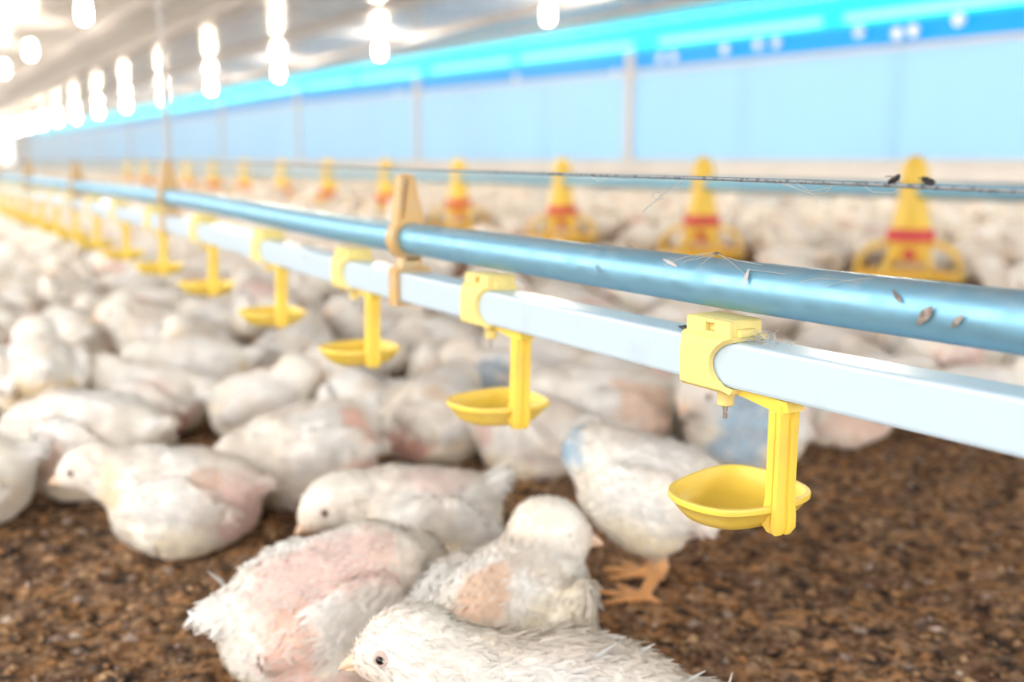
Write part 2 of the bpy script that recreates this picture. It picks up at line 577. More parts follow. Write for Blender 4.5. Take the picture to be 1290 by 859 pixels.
def make_drinker():
    root = empty('nipple_drinker', (0, 0, 0))
    # saddle clamp: shell round the tube, cut in a curve on its near side
    n = 0
    per = []
    hh = TUBE_H
    segs = [(-hh, hh), (hh, hh), (hh, -hh), (-hh, -hh)]
    pts = []
    for i in range(4):
        a, b = segs[i], segs[(i + 1) % 4]
        for t in np.linspace(0.06, 0.94, 9):
            pts.append((a[0] + (b[0] - a[0]) * t, a[1] + (b[1] - a[1]) * t))
    outer, inner = [], []
    for y, z in pts:
        r = math.hypot(y, z)
        # rounded outside: bulge a little on the faces
        k = 1 + 0.0024 / max(abs(y), abs(z))
        bul = 0.0008 * (1 - (min(abs(y), abs(z)) / hh) ** 2)
        outer.append((y * k + (bul if y > 0 and abs(y) >= abs(z) else 0), z * k))
        inner.append((y * (1 + 0.0002 / max(abs(y), abs(z))), z * (1 + 0.0002 / max(abs(y), abs(z)))))
    far, near = [], []
    for y, z in pts:
        front = abs(y) >= abs(z)
        near.append(-0.0145 + (0.0125 * max(0.0, 1 - (z / hh) ** 2) ** 0.8 if front else 0.0))
        far.append(0.0185)
    N_ = len(pts)
    vs, fs = [], []
    for j in range(N_):
        vs += [(far[j], *outer[j]), (near[j], *outer[j]), (near[j], *inner[j]), (far[j], *inner[j])]
    for j in range(N_):
        k2 = (j + 1) % N_
        for a in range(4):
            b = (a + 1) % 4
            fs.append((j * 4 + a, j * 4 + b, k2 * 4 + b, k2 * 4 + a))
    sad = MB().add(vs, fs).build('saddle_clamp', M['yellow_pale'], root, angle=40)
    # latch block with its square socket, on top
    mb = MB()
    t = TUBE_H + 0.0015
    y0, y1 = -0.011, 0.0115
    mb.box((-0.012, y0, t), (0.018, y1 - 0.0035, t + 0.0085), 0.0009)
    for xa, xb in ((-0.012, -0.0015), (0.0045, 0.018)):
        mb.box((xa, y1 - 0.0036, t - 0.001), (xb, y1, t + 0.0085), 0.0007)
    mb.box((-0.0016, y1 - 0.0036, t - 0.001), (0.0046, y1, t + 0.0025), 0.0004)
    mb.box((-0.0016, y1 - 0.0036, t + 0.0062), (0.0046, y1, t + 0.0085), 0.0004)
    mb.box((-0.0155, -0.004, t + 0.0005), (-0.0118, 0.007, t + 0.0045), 0.0006)
    mb.build('latch', M['yellow_pale'], sad)
    # nipple
    b = -TUBE_H - 0.0015
    nb_ = MB().lathe([(0.0032, b - 0.0105), (0.0042, b - 0.0098), (0.0044, b - 0.0035), (0.0050, b - 0.003), (0.0052, b + 0.0005)], 20).build('nipple', M['yellow_pale'], root)
    MB().lathe([(0.0008, b - 0.0172), (0.0012, b - 0.0168), (0.0012, b - 0.0142), (0.0009, b - 0.0138), (0.0012, b - 0.0134), (0.0012, b - 0.010)], 12).build('pin', M['steel'], nb_)
    # arm along the underside and the ribbed post
    mb = MB()
    prof = [(0.012, b + 0.0012), (-0.014, b + 0.0012), (-0.044, b + 0.0008), (-0.0455, b - 0.004), (-0.040, b - 0.0055), (-0.030, b - 0.0042), (-0.016, b - 0.0022), (0.010, b - 0.0018)]
    rings = [[(x, y, z) for x, z in prof] for y in (-0.0052, 0.0052)]
    mb.loft(rings)
    zb = -0.0760
    zt = b - 0.002

    def post_section(z, grow=0.0):
        P_ = [(-0.0325, 0.0050), (-0.0372, 0.0050), (-0.0376, 0.0040), (-0.0386, 0.0040), (-0.0390, 0.0058), (-0.0418, 0.0058), (-0.0424, 0.0046),
              (-0.0428, 0.0010), (-0.0418, 0.0004), (-0.0418, -0.0008), (-0.0440, -0.0012), (-0.0440, -0.0046), (-0.0325, -0.0046)]
        cx_, cy_ = -0.0385, 0.0003
        return [(cx_ + (x - cx_) * (0.86 + grow), cy_ + (y - cy_) * (1 + grow), z) for x, y in P_]
    mb.loft([post_section(zt), post_section(zb + 0.016), post_section(zb + 0.008, 0.12), post_section(zb + 0.002, 0.12), post_section(zb - 0.0015, -0.2)])
    mb.build('arm', M['yellow'], root, angle=30)
    # cup
    zc = 0.199 - TUBE_Z
    cxo = -0.0075

    rim = np.array([(11, 26), (18, 10), (23, -14), (19, -29), (5, -35), (-13, -35.5), (-29, -31), (-37, -20), (-39, 2), (-37, 16), (-31, 28), (-19, 34.5), (-2, 34.5)]) * 0.001

    def ring(scale, z):
        out, n_ = [], len(rim)
        for q in range(n_):
            p0, p1, p2, p3 = (rim[(q + o) % n_] for o in (-1, 0, 1, 2))
            for t in (0, 0.25, 0.5, 0.75):
                p = 0.5 * (2 * p1 + (p2 - p0) * t + (2 * p0 - 5 * p1 + 4 * p2 - p3) * t * t + (3 * p1 - p0 - 3 * p2 + p3) * t ** 3)
                out.append((cxo + (p[0] - cxo) * scale, p[1] * scale, zc + z))
        return out
    rings = [ring(0.30, -0.0140), ring(0.58, -0.0135), ring(0.74, -0.0112), ring(0.86, -0.0070), ring(0.955, -0.0022), ring(0.992, -0.0016), ring(1.0, 0.0004), ring(0.99, 0.0014), ring(0.93, 0.0014), ring(0.915, 0.0006),
             ring(0.885, -0.0025), ring(0.80, -0.0070), ring(0.66, -0.0103), ring(0.40, -0.0116), ring(0.12, -0.0118)]
    MB().loft(rings).build('cup', M['yellow'], root, angle=50)
    return root


drinker_d = [0.3505, 0.575, 0.807, 1.031, 1.278, 1.533, 1.792, 2.04, 2.29, 2.54, 2.79, 3.04, 3.29, 3.54, 3.79, 4.04, 4.29, 4.54]
ordinal = ['nearest', 'second', 'third', 'fourth', 'fifth', 'sixth', 'seventh', 'eighth', 'ninth', 'tenth', 'eleventh', 'twelfth', 'thirteenth', 'fourteenth', 'fifteenth', 'sixteenth', 'seventeenth', 'eighteenth']
proto_d = make_drinker()
for i, d in enumerate(drinker_d):
    o = proto_d if i == 0 else copy_tree(proto_d)
    o.location = W(d, LW, TUBE_Z + rise(d))
    o.rotation_euler = (random.uniform(0.0, 0.05) + 0.03 * (i > 0), random.uniform(-0.015, 0.015) if i else 0, YAW)
    if i == 0:
        o.rotation_euler = (0, 0, YAW)
    lab = 'yellow nipple drinker with its cup in sharp focus, nearest on the white tube' if i == 0 else \
        'yellow nipple drinker with cup, %s along the white tube counting from the sharp one' % ordinal[i]
    tag(o, lab, 'drinker', 'yellow nipple drinkers hanging from the white tube')


# hangers that clip the tube under the pipe
def make_hanger():
    root = empty('pipe_hanger', (0, 0, 0))
    mb = MB()

    def arc_ring(cz, r0, r1, a0, a1, n=28):
        return [(r1 * math.cos(a0 + (a1 - a0) * i / n), cz + r1 * math.sin(a0 + (a1 - a0) * i / n)) for i in range(n + 1)], \
               [(r0 * math.cos(a0 + (a1 - a0) * i / n), cz + r0 * math.sin(a0 + (a1 - a0) * i / n)) for i in range(n + 1)]
    x0, x1 = -0.0065, 0.0065
    out, inn = arc_ring(0.0, PIPE_R + 0.0004, PIPE_R + 0.0048, -0.5 * math.pi + 0.001, 1.5 * math.pi - 0.001, 40)
    rings = []
    for o_, i_ in zip(out, inn):
        rings.append([(x0, *o_), (x1, *o_), (x1, *i_), (x0, *i_)])
    mb.loft(rings)
    # square clip round the tube
    cz = TUBE_Z - PIPE_Z
    a, b = TUBE_H + 0.0003, TUBE_H + 0.0036
    cor = [(-1, 1), (1, 1), (1, -1), (-1, -1)]
    rings = []
    for sx, sy in cor + [cor[0]]:
        rings.append([(x0, b * sx, cz + b * sy), (x1, b * sx, cz + b * sy), (x1, a * sx, cz + a * sy), (x0, a * sx, cz + a * sy)])
    mb.loft(rings, False)
    mb.prism([(-0.0075, -PIPE_R - 0.002), (0.0075, -PIPE_R - 0.002), (0.0100, cz + b - 0.001), (-0.0100, cz + b - 0.001)], x0, x1, 0.0008)
    mb.build('clip', M['amber'], root, angle=30)
    # upright fin and its thin guide prong
    mb = MB()
    mb.prism([(-0.0125, PIPE_R - 0.004), (0.0070, PIPE_R + 0.001), (0.0010, 0.0465), (-0.0016, 0.0490), (-0.0044, 0.0465)], -0.005, 0.005, 0.0008)
    mb.build('fin', M['amber'], root, angle=30)
    mb = MB()
    mb.prism([(0.0078, PIPE_R + 0.001), (0.0128, PIPE_R - 0.002), (0.0082, 0.0478), (0.0056, 0.0478)], -0.005, 0.005, 0.0006)
    mb.prism([(-0.003, 0.0465), (0.0085, 0.0462), (0.0085, 0.0490), (-0.003, 0.0495)], -0.003, 0.003, 0.0004)
    mb.build('prong', M['amber'], root, angle=30)
    return root


hanger_d = [0.700, 1.445, 2.20, 2.95, 3.7, 4.45, -0.05]
proto_h = make_hanger()
hl = ['tan plastic hanger clipping pipe and tube together, nearest and only slightly blurred', 'second tan hanger down the line, where the pale cord rises',
      'third tan hanger down the pipe, blurred', 'fourth tan hanger down the pipe, near the left edge', 'fifth tan hanger down the pipe', 'sixth tan hanger down the pipe', 'tan hanger on the pipe beyond the right edge']
for i, d in enumerate(hanger_d[:6]):
    o = proto_h if i == 0 else copy_tree(proto_h)
    o.location = W(d, LW, PIPE_Z + rise(d))
    o.rotation_euler = (0, 0, YAW)
    tag(o, hl[i], 'hanger', 'tan hangers on the drinker line')
cord = MB().tube([W(1.445, LW, PIPE_Z + rise(1.445) + 0.046), W(1.445, LW, ceil_z(1.445, LW) + 0.001)], 0.0028, 8).build('suspension_cord', M['cord'])
tag(cord, 'pale suspension cord rising from the second hanger to the ceiling', 'cord')

# thin wire above the pipe
wp = []
for px, py in ((1500, 252), (1400, 247), (1290, 242), (1120, 233), (900, 225), (700, 219), (522, 213.5)):
    wp.append(W(*hit_w(px, py, LW)))
x_, y_, z_ = W(1.445, LW, PIPE_Z + rise(1.445) + 0.050)
wp += [(x_, y_, z_), W(2.2, LW, PIPE_Z + 0.06), W(6, LW, PIPE_Z + 0.06), W(20, LW, PIPE_Z + 0.06)]
fine = []
for a, b in zip(wp[:-1], wp[1:]):
    for t in np.linspace(0, 1, 6)[:-1]:
        fine.append(tuple(np.array(a) + (np.array(b) - np.array(a)) * t))
fine.append(wp[-1])
wire = MB().tube(fine, 0.00095, 8).build('guard_wire', M['wire'])
tag(wire, 'thin dark grey wire stretched above the blue grey pipe', 'wire')


def on_line(px, py, off=0.0):
    return np.array(W(*hit_w(px, py, LW + off)))


# flies on the wire
def make_fly(px, py, lab, ang):
    base = on_line(px, py - 1.5)
    root = empty('fly', tuple(base), YAW)
    r = 0.0013
    mb = MB()
    pr = [(0.0002, -0.0030), (0.0011, -0.0024), (0.0014, -0.0008), (0.0010, 0.0006), (0.0015, 0.0014), (0.0012, 0.0026), (0.0003, 0.0031)]
    rings = []
    for rr, t in pr:
        rings.append([(-t * math.cos(ang), rr * math.cos(2 * math.pi * j / 10), 0.0014 + t * math.sin(ang) + rr * math.sin(2 * math.pi * j / 10)) for j in range(10)])
    mb.loft(rings)
    for s in (-1, 1):
        for k in (-1, 0, 1):
            mb.tube([(k * 0.0008, s * 0.0008, 0.0010), (k * 0.0014, s * 0.0016, 0.0012), (k * 0.0014, s * 0.0010, -0.0004)], 0.00018, 5)
    mb.build('body', M['fly'], root)
    for s in (-1, 1):
        w_ = MB().add([(-0.0008, s * 0.0004, 0.0028), (0.0012, s * 0.0020, 0.0028), (0.0036, s * 0.0016, 0.0024), (0.0034, s * 0.0003, 0.0028),
                       (-0.0008, s * 0.0004, 0.0029), (0.0012, s * 0.0020, 0.0029), (0.0036, s * 0.0016, 0.0025), (0.0034, s * 0.0003, 0.0029)],
                      [(0, 1, 2, 3), (7, 6, 5, 4), (0, 4, 5, 1), (1, 5, 6, 2), (2, 6, 7, 3), (3, 7, 4, 0)]).build('wing', M['fly'], root)
    tag(root, lab, 'fly', 'dark flies on the thin wire')
    return root


make_fly(1126, 232.5, 'small dark fly on the thin wire, just short of the nearest yellow feeder', 0.5)
make_fly(1169, 234.5, 'larger dark fly on the thin wire, in front of the nearest yellow feeder', -0.35)


# husks and feather scraps lying on the pipe and tube
def pipe_surface(px, py):
    """the point of the pipe's skin that this sight line meets"""
    r = ray(px, py)
    r2 = np.array([DY * r[0] - DX * r[1], r[2]])
    dl = 0.3
    for _ in range(4):
        dl = hit_w(px, py, LW + bend(dl))[0]
    o = np.array([0 - LW - bend(dl), H - PIPE_Z])
    a = r2 @ r2; b = 2 * o @ r2; c = o @ o - PIPE_R ** 2
    disc = max(b * b - 4 * a * c, 0)
    t = (-b - math.sqrt(disc)) / (2 * a)
    p = r * t + np.array([0, 0, H])
    n = o + r2 * t
    n /= np.linalg.norm(n)
    nn = np.array([DY * n[0], -DX * n[0], n[1]])
    return p, nn


def husk(name, px, py, length, width, ang, lab, material):
    p, n = pipe_surface(px, py)
    a = np.array([DX, DY, 0.0])
    b = np.cross(n, a)
    u = a * math.cos(ang) + b * math.sin(ang)
    v = np.cross(n, u)
    rings = []
    for t, k in ((-1, 0.1), (-0.6, 0.75), (-0.1, 1.0), (0.45, 0.7), (1, 0.12)):
        c0 = p + n * 0.0005 + u * t * length / 2 + n * 0.0006 * (1 - t * t)
        rings.append([tuple(c0 + v * width / 2 * k * math.cos(2 * math.pi * j / 8) + n * width * 0.22 * k * math.sin(2 * math.pi * j / 8)) for j in range(8)])
    o = MB().loft(rings).build(name, material)
    tag(o, lab, 'debris', 'scraps stuck to the pipe')
    return o


husk('grain_husk', 1166, 398, 0.0105, 0.0044, 0.9, 'largest brown husk stuck to the front of the blue grey pipe', M['husk'])
husk('grain_husk', 1207, 405, 0.0075, 0.0026, 0.9, 'small brown husk on the pipe beside the largest husk', M['husk'])
husk('grain_husk', 1131, 374, 0.0085, 0.0018, -0.7, 'thin straw scrap high on the pipe, before the largest husk', M['husk'])
husk('grain_husk', 754, 337, 0.0080, 0.0012, -1.1, 'small dark straw on the front of the pipe, far from the husks', M['wire'])
husk('grain_husk', 794, 313, 0.0045, 0.0016, 0.0, 'dark crumb on the top of the pipe', M['wire'])
husk('feather_scrap', 845, 332, 0.0150, 0.0022, -0.25, 'pale straw lying on the pipe under the cobweb', M['cord'])
husk('feather_scrap', 942, 349, 0.0085, 0.0024, -1.4, 'pale scrap hanging at the end of the cobweb on the pipe', M['cord'])
husk('grain_husk', 902, 321.5, 0.0060, 0.0035, 0.1, 'tan crumb where the cobweb threads meet on the pipe', M['husk'])


def thread(name, pts, r, lab, parent=None):
    o = MB()
    for pl in pts:
        o.tube(pl, r, 5)
    o = o.build(name, M['cobweb'], parent)
    if lab:
        tag(o, lab, 'cobweb')
    return o


def ps(px, py, lift=0.0008):
    p, n = pipe_surface(px, py)
    return tuple(p + n * lift)


thread('cobweb', [[ps(838, 335), ps(862, 326), ps(884, 321.5), ps(902, 321)], [ps(902, 321), ps(918, 329), ps(932, 340), ps(942, 348)], [ps(870, 330), ps(886, 326), ps(899, 322)],
                  [ps(862, 332), ps(878, 325), ps(890, 321)], [ps(884, 335), ps(893, 327), ps(902, 321.5)], [ps(910, 325), ps(930, 330), ps(960, 336)], [ps(942, 341), ps(970, 344), ps(990, 347)]],
       0.00016, 'wispy cobweb threads over the top of the blue grey pipe')
thread('cobweb', [[ps(1010, 356), ps(1030, 352), ps(1060, 354), ps(1085, 358)], [ps(1040, 362), ps(1060, 356), ps(1100, 352)]], 0.00012, 'faint cobweb smear on the pipe, before the husks')
L0 = on_line
thread('feather', [[tuple(L0(860, 228)), tuple(L0(846, 238)), tuple(L0(833, 246)), tuple(L0(822, 256)), tuple(L0(810, 266))],
                   [tuple(L0(833, 246)), tuple(L0(826, 241)), tuple(L0(822, 247)), tuple(L0(828, 252)), tuple(L0(836, 249)), tuple(L0(834, 242)), tuple(L0(828, 243))]],
       0.0003, 'curled white feather thread hanging from the thin wire')
thread('cobweb', [[tuple(L0(985, 228)), tuple(L0(1005, 238)), tuple(L0(1025, 245)), tuple(L0(1040, 243)), tuple(L0(1052, 230))],
                  [tuple(L0(970, 227)), tuple(L0(1000, 236)), tuple(L0(1026, 246)), tuple(L0(1030, 256))], [tuple(L0(1000, 229)), tuple(L0(1020, 241)), tuple(L0(1045, 236))]],
       0.00017, 'cobweb hanging under the thin wire between the two nearest yellow feeders')
thread('cobweb', [[tuple(L0(1085, 232)), tuple(L0(1100, 242)), tuple(L0(1125, 243)), tuple(L0(1140, 235))]], 0.00017, 'single cobweb loop under the thin wire just below the flies')
thread('cobweb', [[tuple(L0(740, 220)), tuple(L0(755, 229)), tuple(L0(770, 221))]], 0.00017, 'short cobweb loop under the thin wire, between hanger and hanging feather')
# fluff caught behind the nearest clamp, and a dark scrap before it
tt = []
for i in range(34):
    d0 = 0.3505 - 0.014 - random.random() * 0.020
    a = np.array(W(d0, LW + random.uniform(-0.004, 0.008), TUBE_Z + TUBE_H + 0.0012))
    st = [tuple(a)]
    for k in range(3):
        a = a + np.array([DX * random.uniform(-0.004, 0.005), DY * random.uniform(-0.004, 0.005), random.uniform(-0.0012, 0.0030) * (1 if k < 2 else -0.4)])
        a[2] = max(a[2], TUBE_Z + TUBE_H + 0.0005)
        st.append(tuple(a))
    tt.append(st)
thread('down_tuft', tt, 0.00016, 'tuft of white down caught against the nearest drinker clamp')
a0 = W(0.3505 + 0.024, LW - 0.006, TUBE_Z + TUBE_H + 0.0015)
rings = []
for t, k in ((-1, 0.1), (-0.5, 0.8), (0, 1.0), (0.4, 0.6), (1, 0.15)):
    rings.append([(a0[0] + DX * t * 0.0055 + 0.0016 * k * math.cos(j), a0[1] + DY * t * 0.0055 + 0.0016 * k * math.sin(j) * 0.4, a0[2] + 0.0016 * k * math.sin(j)) for j in np.linspace(0, 2 * math.pi, 8)[:-1]])
tag(MB().loft(rings).build('dark_husk', M['fly']), 'dark husk on top of the white tube beside the nearest clamp', 'debris')

# ------------------------------------------------------------------ feeder line
FW = 2.50
feed_z = hit_w(1290, 243, FW)[2]
fd_list = [hit_w(x, 250, FW)[0] for x in (1150, 885, 708, 578, 487)]
stepf = (fd_list[-1] - fd_list[0]) / 4
fd_list += [fd_list[-1] + stepf * i for i in range(1, 9)]
feed = MB().tube([W(-1.5, FW, feed_z), W(10, FW, feed_z), W(40, FW, feed_z)], 0.024, 20).build('feed_pipe', M['pipe'])
tag(feed, 'grey feed pipe running through the tops of the yellow feeders', 'pipe')


def make_feeder():
    root = empty('pan_feeder', (0, 0, 0))
    fz = feed_z
    MB().lathe([(0.10, 0.002), (0.134, 0.005), (0.148, 0.016), (0.154, 0.032), (0.150, 0.034), (0.141, 0.020), (0.126, 0.012), (0.05, 0.022), (0.005, 0.026)], 40).build('pan', M['feeder_yellow'], root)
    MB().lathe([(0.058, 0.134), (0.066, 0.138), (0.066, 0.168), (0.060, 0.171), (0.056, 0.168)], 32).build('collar', M['red'], root)
    cone = MB().lathe([(0.060, 0.168), (0.056, 0.174), (0.051, 0.195), (0.044, 0.220), (0.038, fz - 0.02), (0.037, fz + 0.034), (0.038, fz + 0.036), (0.035, fz + 0.062), (0.026, fz + 0.084), (0.014, fz + 0.096), (0.003, fz + 0.099)], 32).build('cone', M['feeder_yellow'], root)
    MB().lathe([(0.045, 0.075), (0.058, 0.085), (0.060, 0.128), (0.054, 0.136)], 32).build('feed_tube', M['feeder_yellow'], root)
    mb = MB()
    for k in range(8):
        a = 2 * math.pi * k / 8
        c, s = math.cos(a), math.sin(a)
        mb.tube([(r * c, r * s, z) for r, z in ((0.056, 0.128), (0.085, 0.126), (0.120, 0.112), (0.144, 0.086), (0.152, 0.034))], 0.0075, 8)
    mb.tube([(0.152 * math.cos(t), 0.152 * math.sin(t), 0.034) for t in np.linspace(0, 2 * math.pi, 41)], 0.006, 8, False)
    mb.build('grill', M['feeder_yellow'], root)
    a = math.atan2(-1, -0.0)
    kb = MB().tube([(-0.062 * math.cos(1.2), -0.062 * math.sin(1.2), 0.100), (-0.080 * math.cos(1.2), -0.080 * math.sin(1.2), 0.100)], [0.017, 0.015], 16).build('adjuster_knob', M['red'], root)
    return root


pf_ = make_feeder()
for i, d in enumerate(fd_list):
    o = pf_ if i == 0 else copy_tree(pf_)
    o.location = W(d, FW, 0)
    o.rotation_euler = (0, 0, 0.15 * i)
    nm = ['nearest', 'second', 'third', 'fourth', 'fifth', 'sixth', 'seventh', 'eighth', 'ninth', 'tenth', 'eleventh', 'twelfth', 'thirteenth'][i]
    tag(o, 'yellow pan feeder with red collar, %s along the grey feed pipe beyond the drinker line' % nm, 'feeder', 'yellow pan feeders on the feed pipe')


# ------------------------------------------------------------------ lamps
def make_lamp():
    root = empty('hanging_lamp', (0, 0, 0))
    MB().lathe([(0.004, -0.034), (0.018, -0.031), (0.026, -0.022), (0.028, -0.01), (0.028, 0.055), (0.024, 0.075), (0.017, 0.084)], 20).build('bulb', M['bulb'], root)
    MB().lathe([(0.014, 0.082), (0.020, 0.084), (0.020, 0.110), (0.010, 0.120), (0.004, 0.122)], 16).build('socket', M['socket'], root)
    return root


pl = make_lamp()
n_l = 0
for row, (w, z0, dl) in enumerate(((4.0, 1.325, [5.87 + 2.72 * i for i in range(16)] + [3.15, 0.43, -2.3]), (1.2, 1.25, [6.9, 9.45, 11.5, 14.2, 16.9, 19.6, 22.3, 4.2]),
                                 (-4.4, 1.25, [5.9, 3.2, 0.5, -2.2]))):
    for i, d in enumerate(dl):
        o = pl if n_l == 0 else copy_tree(pl)
        n_l += 1
        z = 0.36 + (z0 - 0.36) * (1 if row else 1.0)
        o.location = W(d, w, z)
        cd = MB().tube([(0, 0, 0.121), (0, 0, ceil_z(d, w) - z + 0.001)], 0.004, 8).build('cord', M['cord'], o)
        which = ['first', 'second', 'third', 'fourth', 'fifth', 'sixth', 'seventh', 'eighth', 'ninth', 'tenth', 'eleventh', 'twelfth', 'thirteenth', 'fourteenth', 'fifteenth', 'sixteenth', 'last but two', 'last but one', 'last'][i]
        if row > 1 or (row == 0 and i > 15) or (row == 1 and i > 6):
            tag(o, 'lit warm bulb under the ceiling outside the picture, over the aisle side', 'lamp', 'lit bulbs overhead outside the picture')
            continue
        tag(o, ('lit warm bulb under the ceiling, %s along the row nearer the blue curtain' if row == 0 else 'lit warm bulb under the ceiling, %s along the row at the upper left') % which, 'lamp',
            'lit bulbs in the row by the curtain' if row == 0 else 'lit bulbs in the inner row')

# small white pulleys along the top of the curtain
pu = [(1208, 24), (1150, 38), (1130, 42), (1082, 40), (978, 54), (955, 56), (913, 62), (848, 71), (832, 73), (775, 92), (650, 97), (500, 117)]
place = ['first', 'second', 'third', 'fourth', 'fifth', 'sixth', 'seventh', 'eighth', 'ninth', 'tenth', 'eleventh', 'twelfth']
for i, (px, py) in enumerate(pu):
    x = W(*hit_w(px, py, 5.99))
    root = empty('curtain_pulley', x, YAW)
    rings = []
    for yy, r in ((-0.012, 0.012), (-0.010, 0.036), (-0.004, 0.040), (0.0, 0.032), (0.004, 0.040), (0.010, 0.036), (0.012, 0.012)):
        rings.append([(r * math.cos(2 * math.pi * j / 20), yy, r * math.sin(2 * math.pi * j / 20)) for j in range(20)])
    MB().loft(rings).build('wheel', M['lens'], root)
    MB().tube([(0, -0.075, 0), (0, 0.016, 0)], 0.007, 8).build('pin', M['steel'], root)
    tag(root, 'small round white pulley above the curtain, %s counting from the right end' % place[i], 'pulley', 'white pulleys above the curtain')


# ------------------------------------------------------------------ chicks
def surface_nets(vals, org, h):
    ins = vals < 0
    c = [ins[i:i + ins.shape[0] - 1 + 0, j:j + ins.shape[1] - 1, k:k + ins.shape[2] - 1] if False else ins[i:ins.shape[0] - 1 + i, j:ins.shape[1] - 1 + j, k:ins.shape[2] - 1 + k] for i in (0, 1) for j in (0, 1) for k in (0, 1)]
    cnt = sum(x.astype(np.int8) for x in c)
    act = (cnt > 0) & (cnt < 8)
    idx = -np.ones(act.shape, np.int64)
    cells = np.argwhere(act)
    idx[act] = np.arange(len(cells))
    corner = np.array([(i, j, k) for i in (0, 1) for j in (0, 1) for k in (0, 1)])
    cvv = np.stack([vals[cells[:, 0] + o[0], cells[:, 1] + o[1], cells[:, 2] + o[2]] for o in corner], 1)
    pos = np.zeros((len(cells), 3)); num = np.zeros(len(cells))
    for a in range(8):
        for b in range(a + 1, 8):
            if np.abs(corner[a] - corner[b]).sum() != 1:
                continue
            va, vb = cvv[:, a], cvv[:, b]
            x = (va < 0) != (vb < 0)
            t = np.where(x, va / np.where(x, va - vb, 1), 0)
            p = corner[a] + (corner[b] - corner[a]) * t[:, None]
            pos += np.where(x[:, None], p, 0)
            num += x
    v = (cells + pos / num[:, None]) * h + org
    quads = []
    for ax in range(3):
        o1, o2 = [(1, 2), (2, 0), (0, 1)][ax]
        sl0 = [slice(None)] * 3; sl1 = [slice(None)] * 3
        sl0[ax] = slice(0, -1); sl1[ax] = slice(1, None)
        A, B = ins[tuple(sl0)], ins[tuple(sl1)]
        e = np.argwhere(A != B)
        ok = np.ones(len(e), bool)
        for o in (o1, o2):
            ok &= (e[:, o] > 0) & (e[:, o] < act.shape[o])
        e = e[ok]
        flip = A[e[:, 0], e[:, 1], e[:, 2]]

        def cell(d1, d2):
            q_ = e.copy()
            q_[:, o1] -= d1; q_[:, o2] -= d2
            return idx[q_[:, 0], q_[:, 1], q_[:, 2]]
        qd = np.stack([cell(1, 1), cell(0, 1), cell(0, 0), cell(1, 0)], 1)
        qd = np.where(flip[:, None], qd, qd[:, ::-1])
        quads.append(qd)
    f = np.concatenate(quads)
    f = f[(f >= 0).all(1)]
    return v, f


def rot_z(p, a):
    c, s = math.cos(a), math.sin(a)
    return np.stack([p[:, 0] * c + p[:, 1] * s, -p[:, 0] * s + p[:, 1] * c, p[:, 2]], 1)


def rot_y(p, a):          # nose-up rotation by a
    c, s = math.cos(a), math.sin(a)
    return np.stack([p[:, 0] * c + p[:, 2] * s, p[:, 1], -p[:, 0] * s + p[:, 2] * c], 1)


def rot_x(p, a):
    c, s = math.cos(a), math.sin(a)
    return np.stack([p[:, 0], p[:, 1] * c + p[:, 2] * s, -p[:, 1] * s + p[:, 2] * c], 1)


def ell(p, c, r, yaw=0.0, pit=0.0, roll=0.0):
    q_ = p - np.array(c)
    if yaw:
        q_ = rot_z(q_, yaw)
    if pit:
        q_ = rot_y(q_, pit)
    if roll:
        q_ = rot_x(q_, roll)
    r = np.array(r)
    k0 = np.linalg.norm(q_ / r, axis=1)
    k1 = np.linalg.norm(q_ / (r * r), axis=1)
    return k0 * (k0 - 1) / np.maximum(k1, 1e-9)


def cap(p, a, b, ra, rb):
    a, b = np.array(a), np.array(b)
    ab = b - a
    t = np.clip(((p - a) @ ab) / (ab @ ab), 0, 1)
    return np.linalg.norm(p - a - t[:, None] * ab, axis=1) - (ra + (rb - ra) * t)


def smin(a, b, k):
    h_ = np.clip(0.5 + 0.5 * (b - a) / k, 0, 1)
    return b + (a - b) * h_ - k * h_ * (1 - h_)


WHITE, CREAM, YEL = np.array([0.86, 0.845, 0.82]), np.array([0.82, 0.74, 0.58]), np.array([0.78, 0.62, 0.36])
PINK, RED, LEG = np.array([0.72, 0.50, 0.44]), np.array([0.62, 0.31, 0.24]), np.array([0.72, 0.36, 0.14])
BLUE_SHADE = np.array([0.30, 0.46, 0.60])  # bluish shade, painted into the down of a few chicks


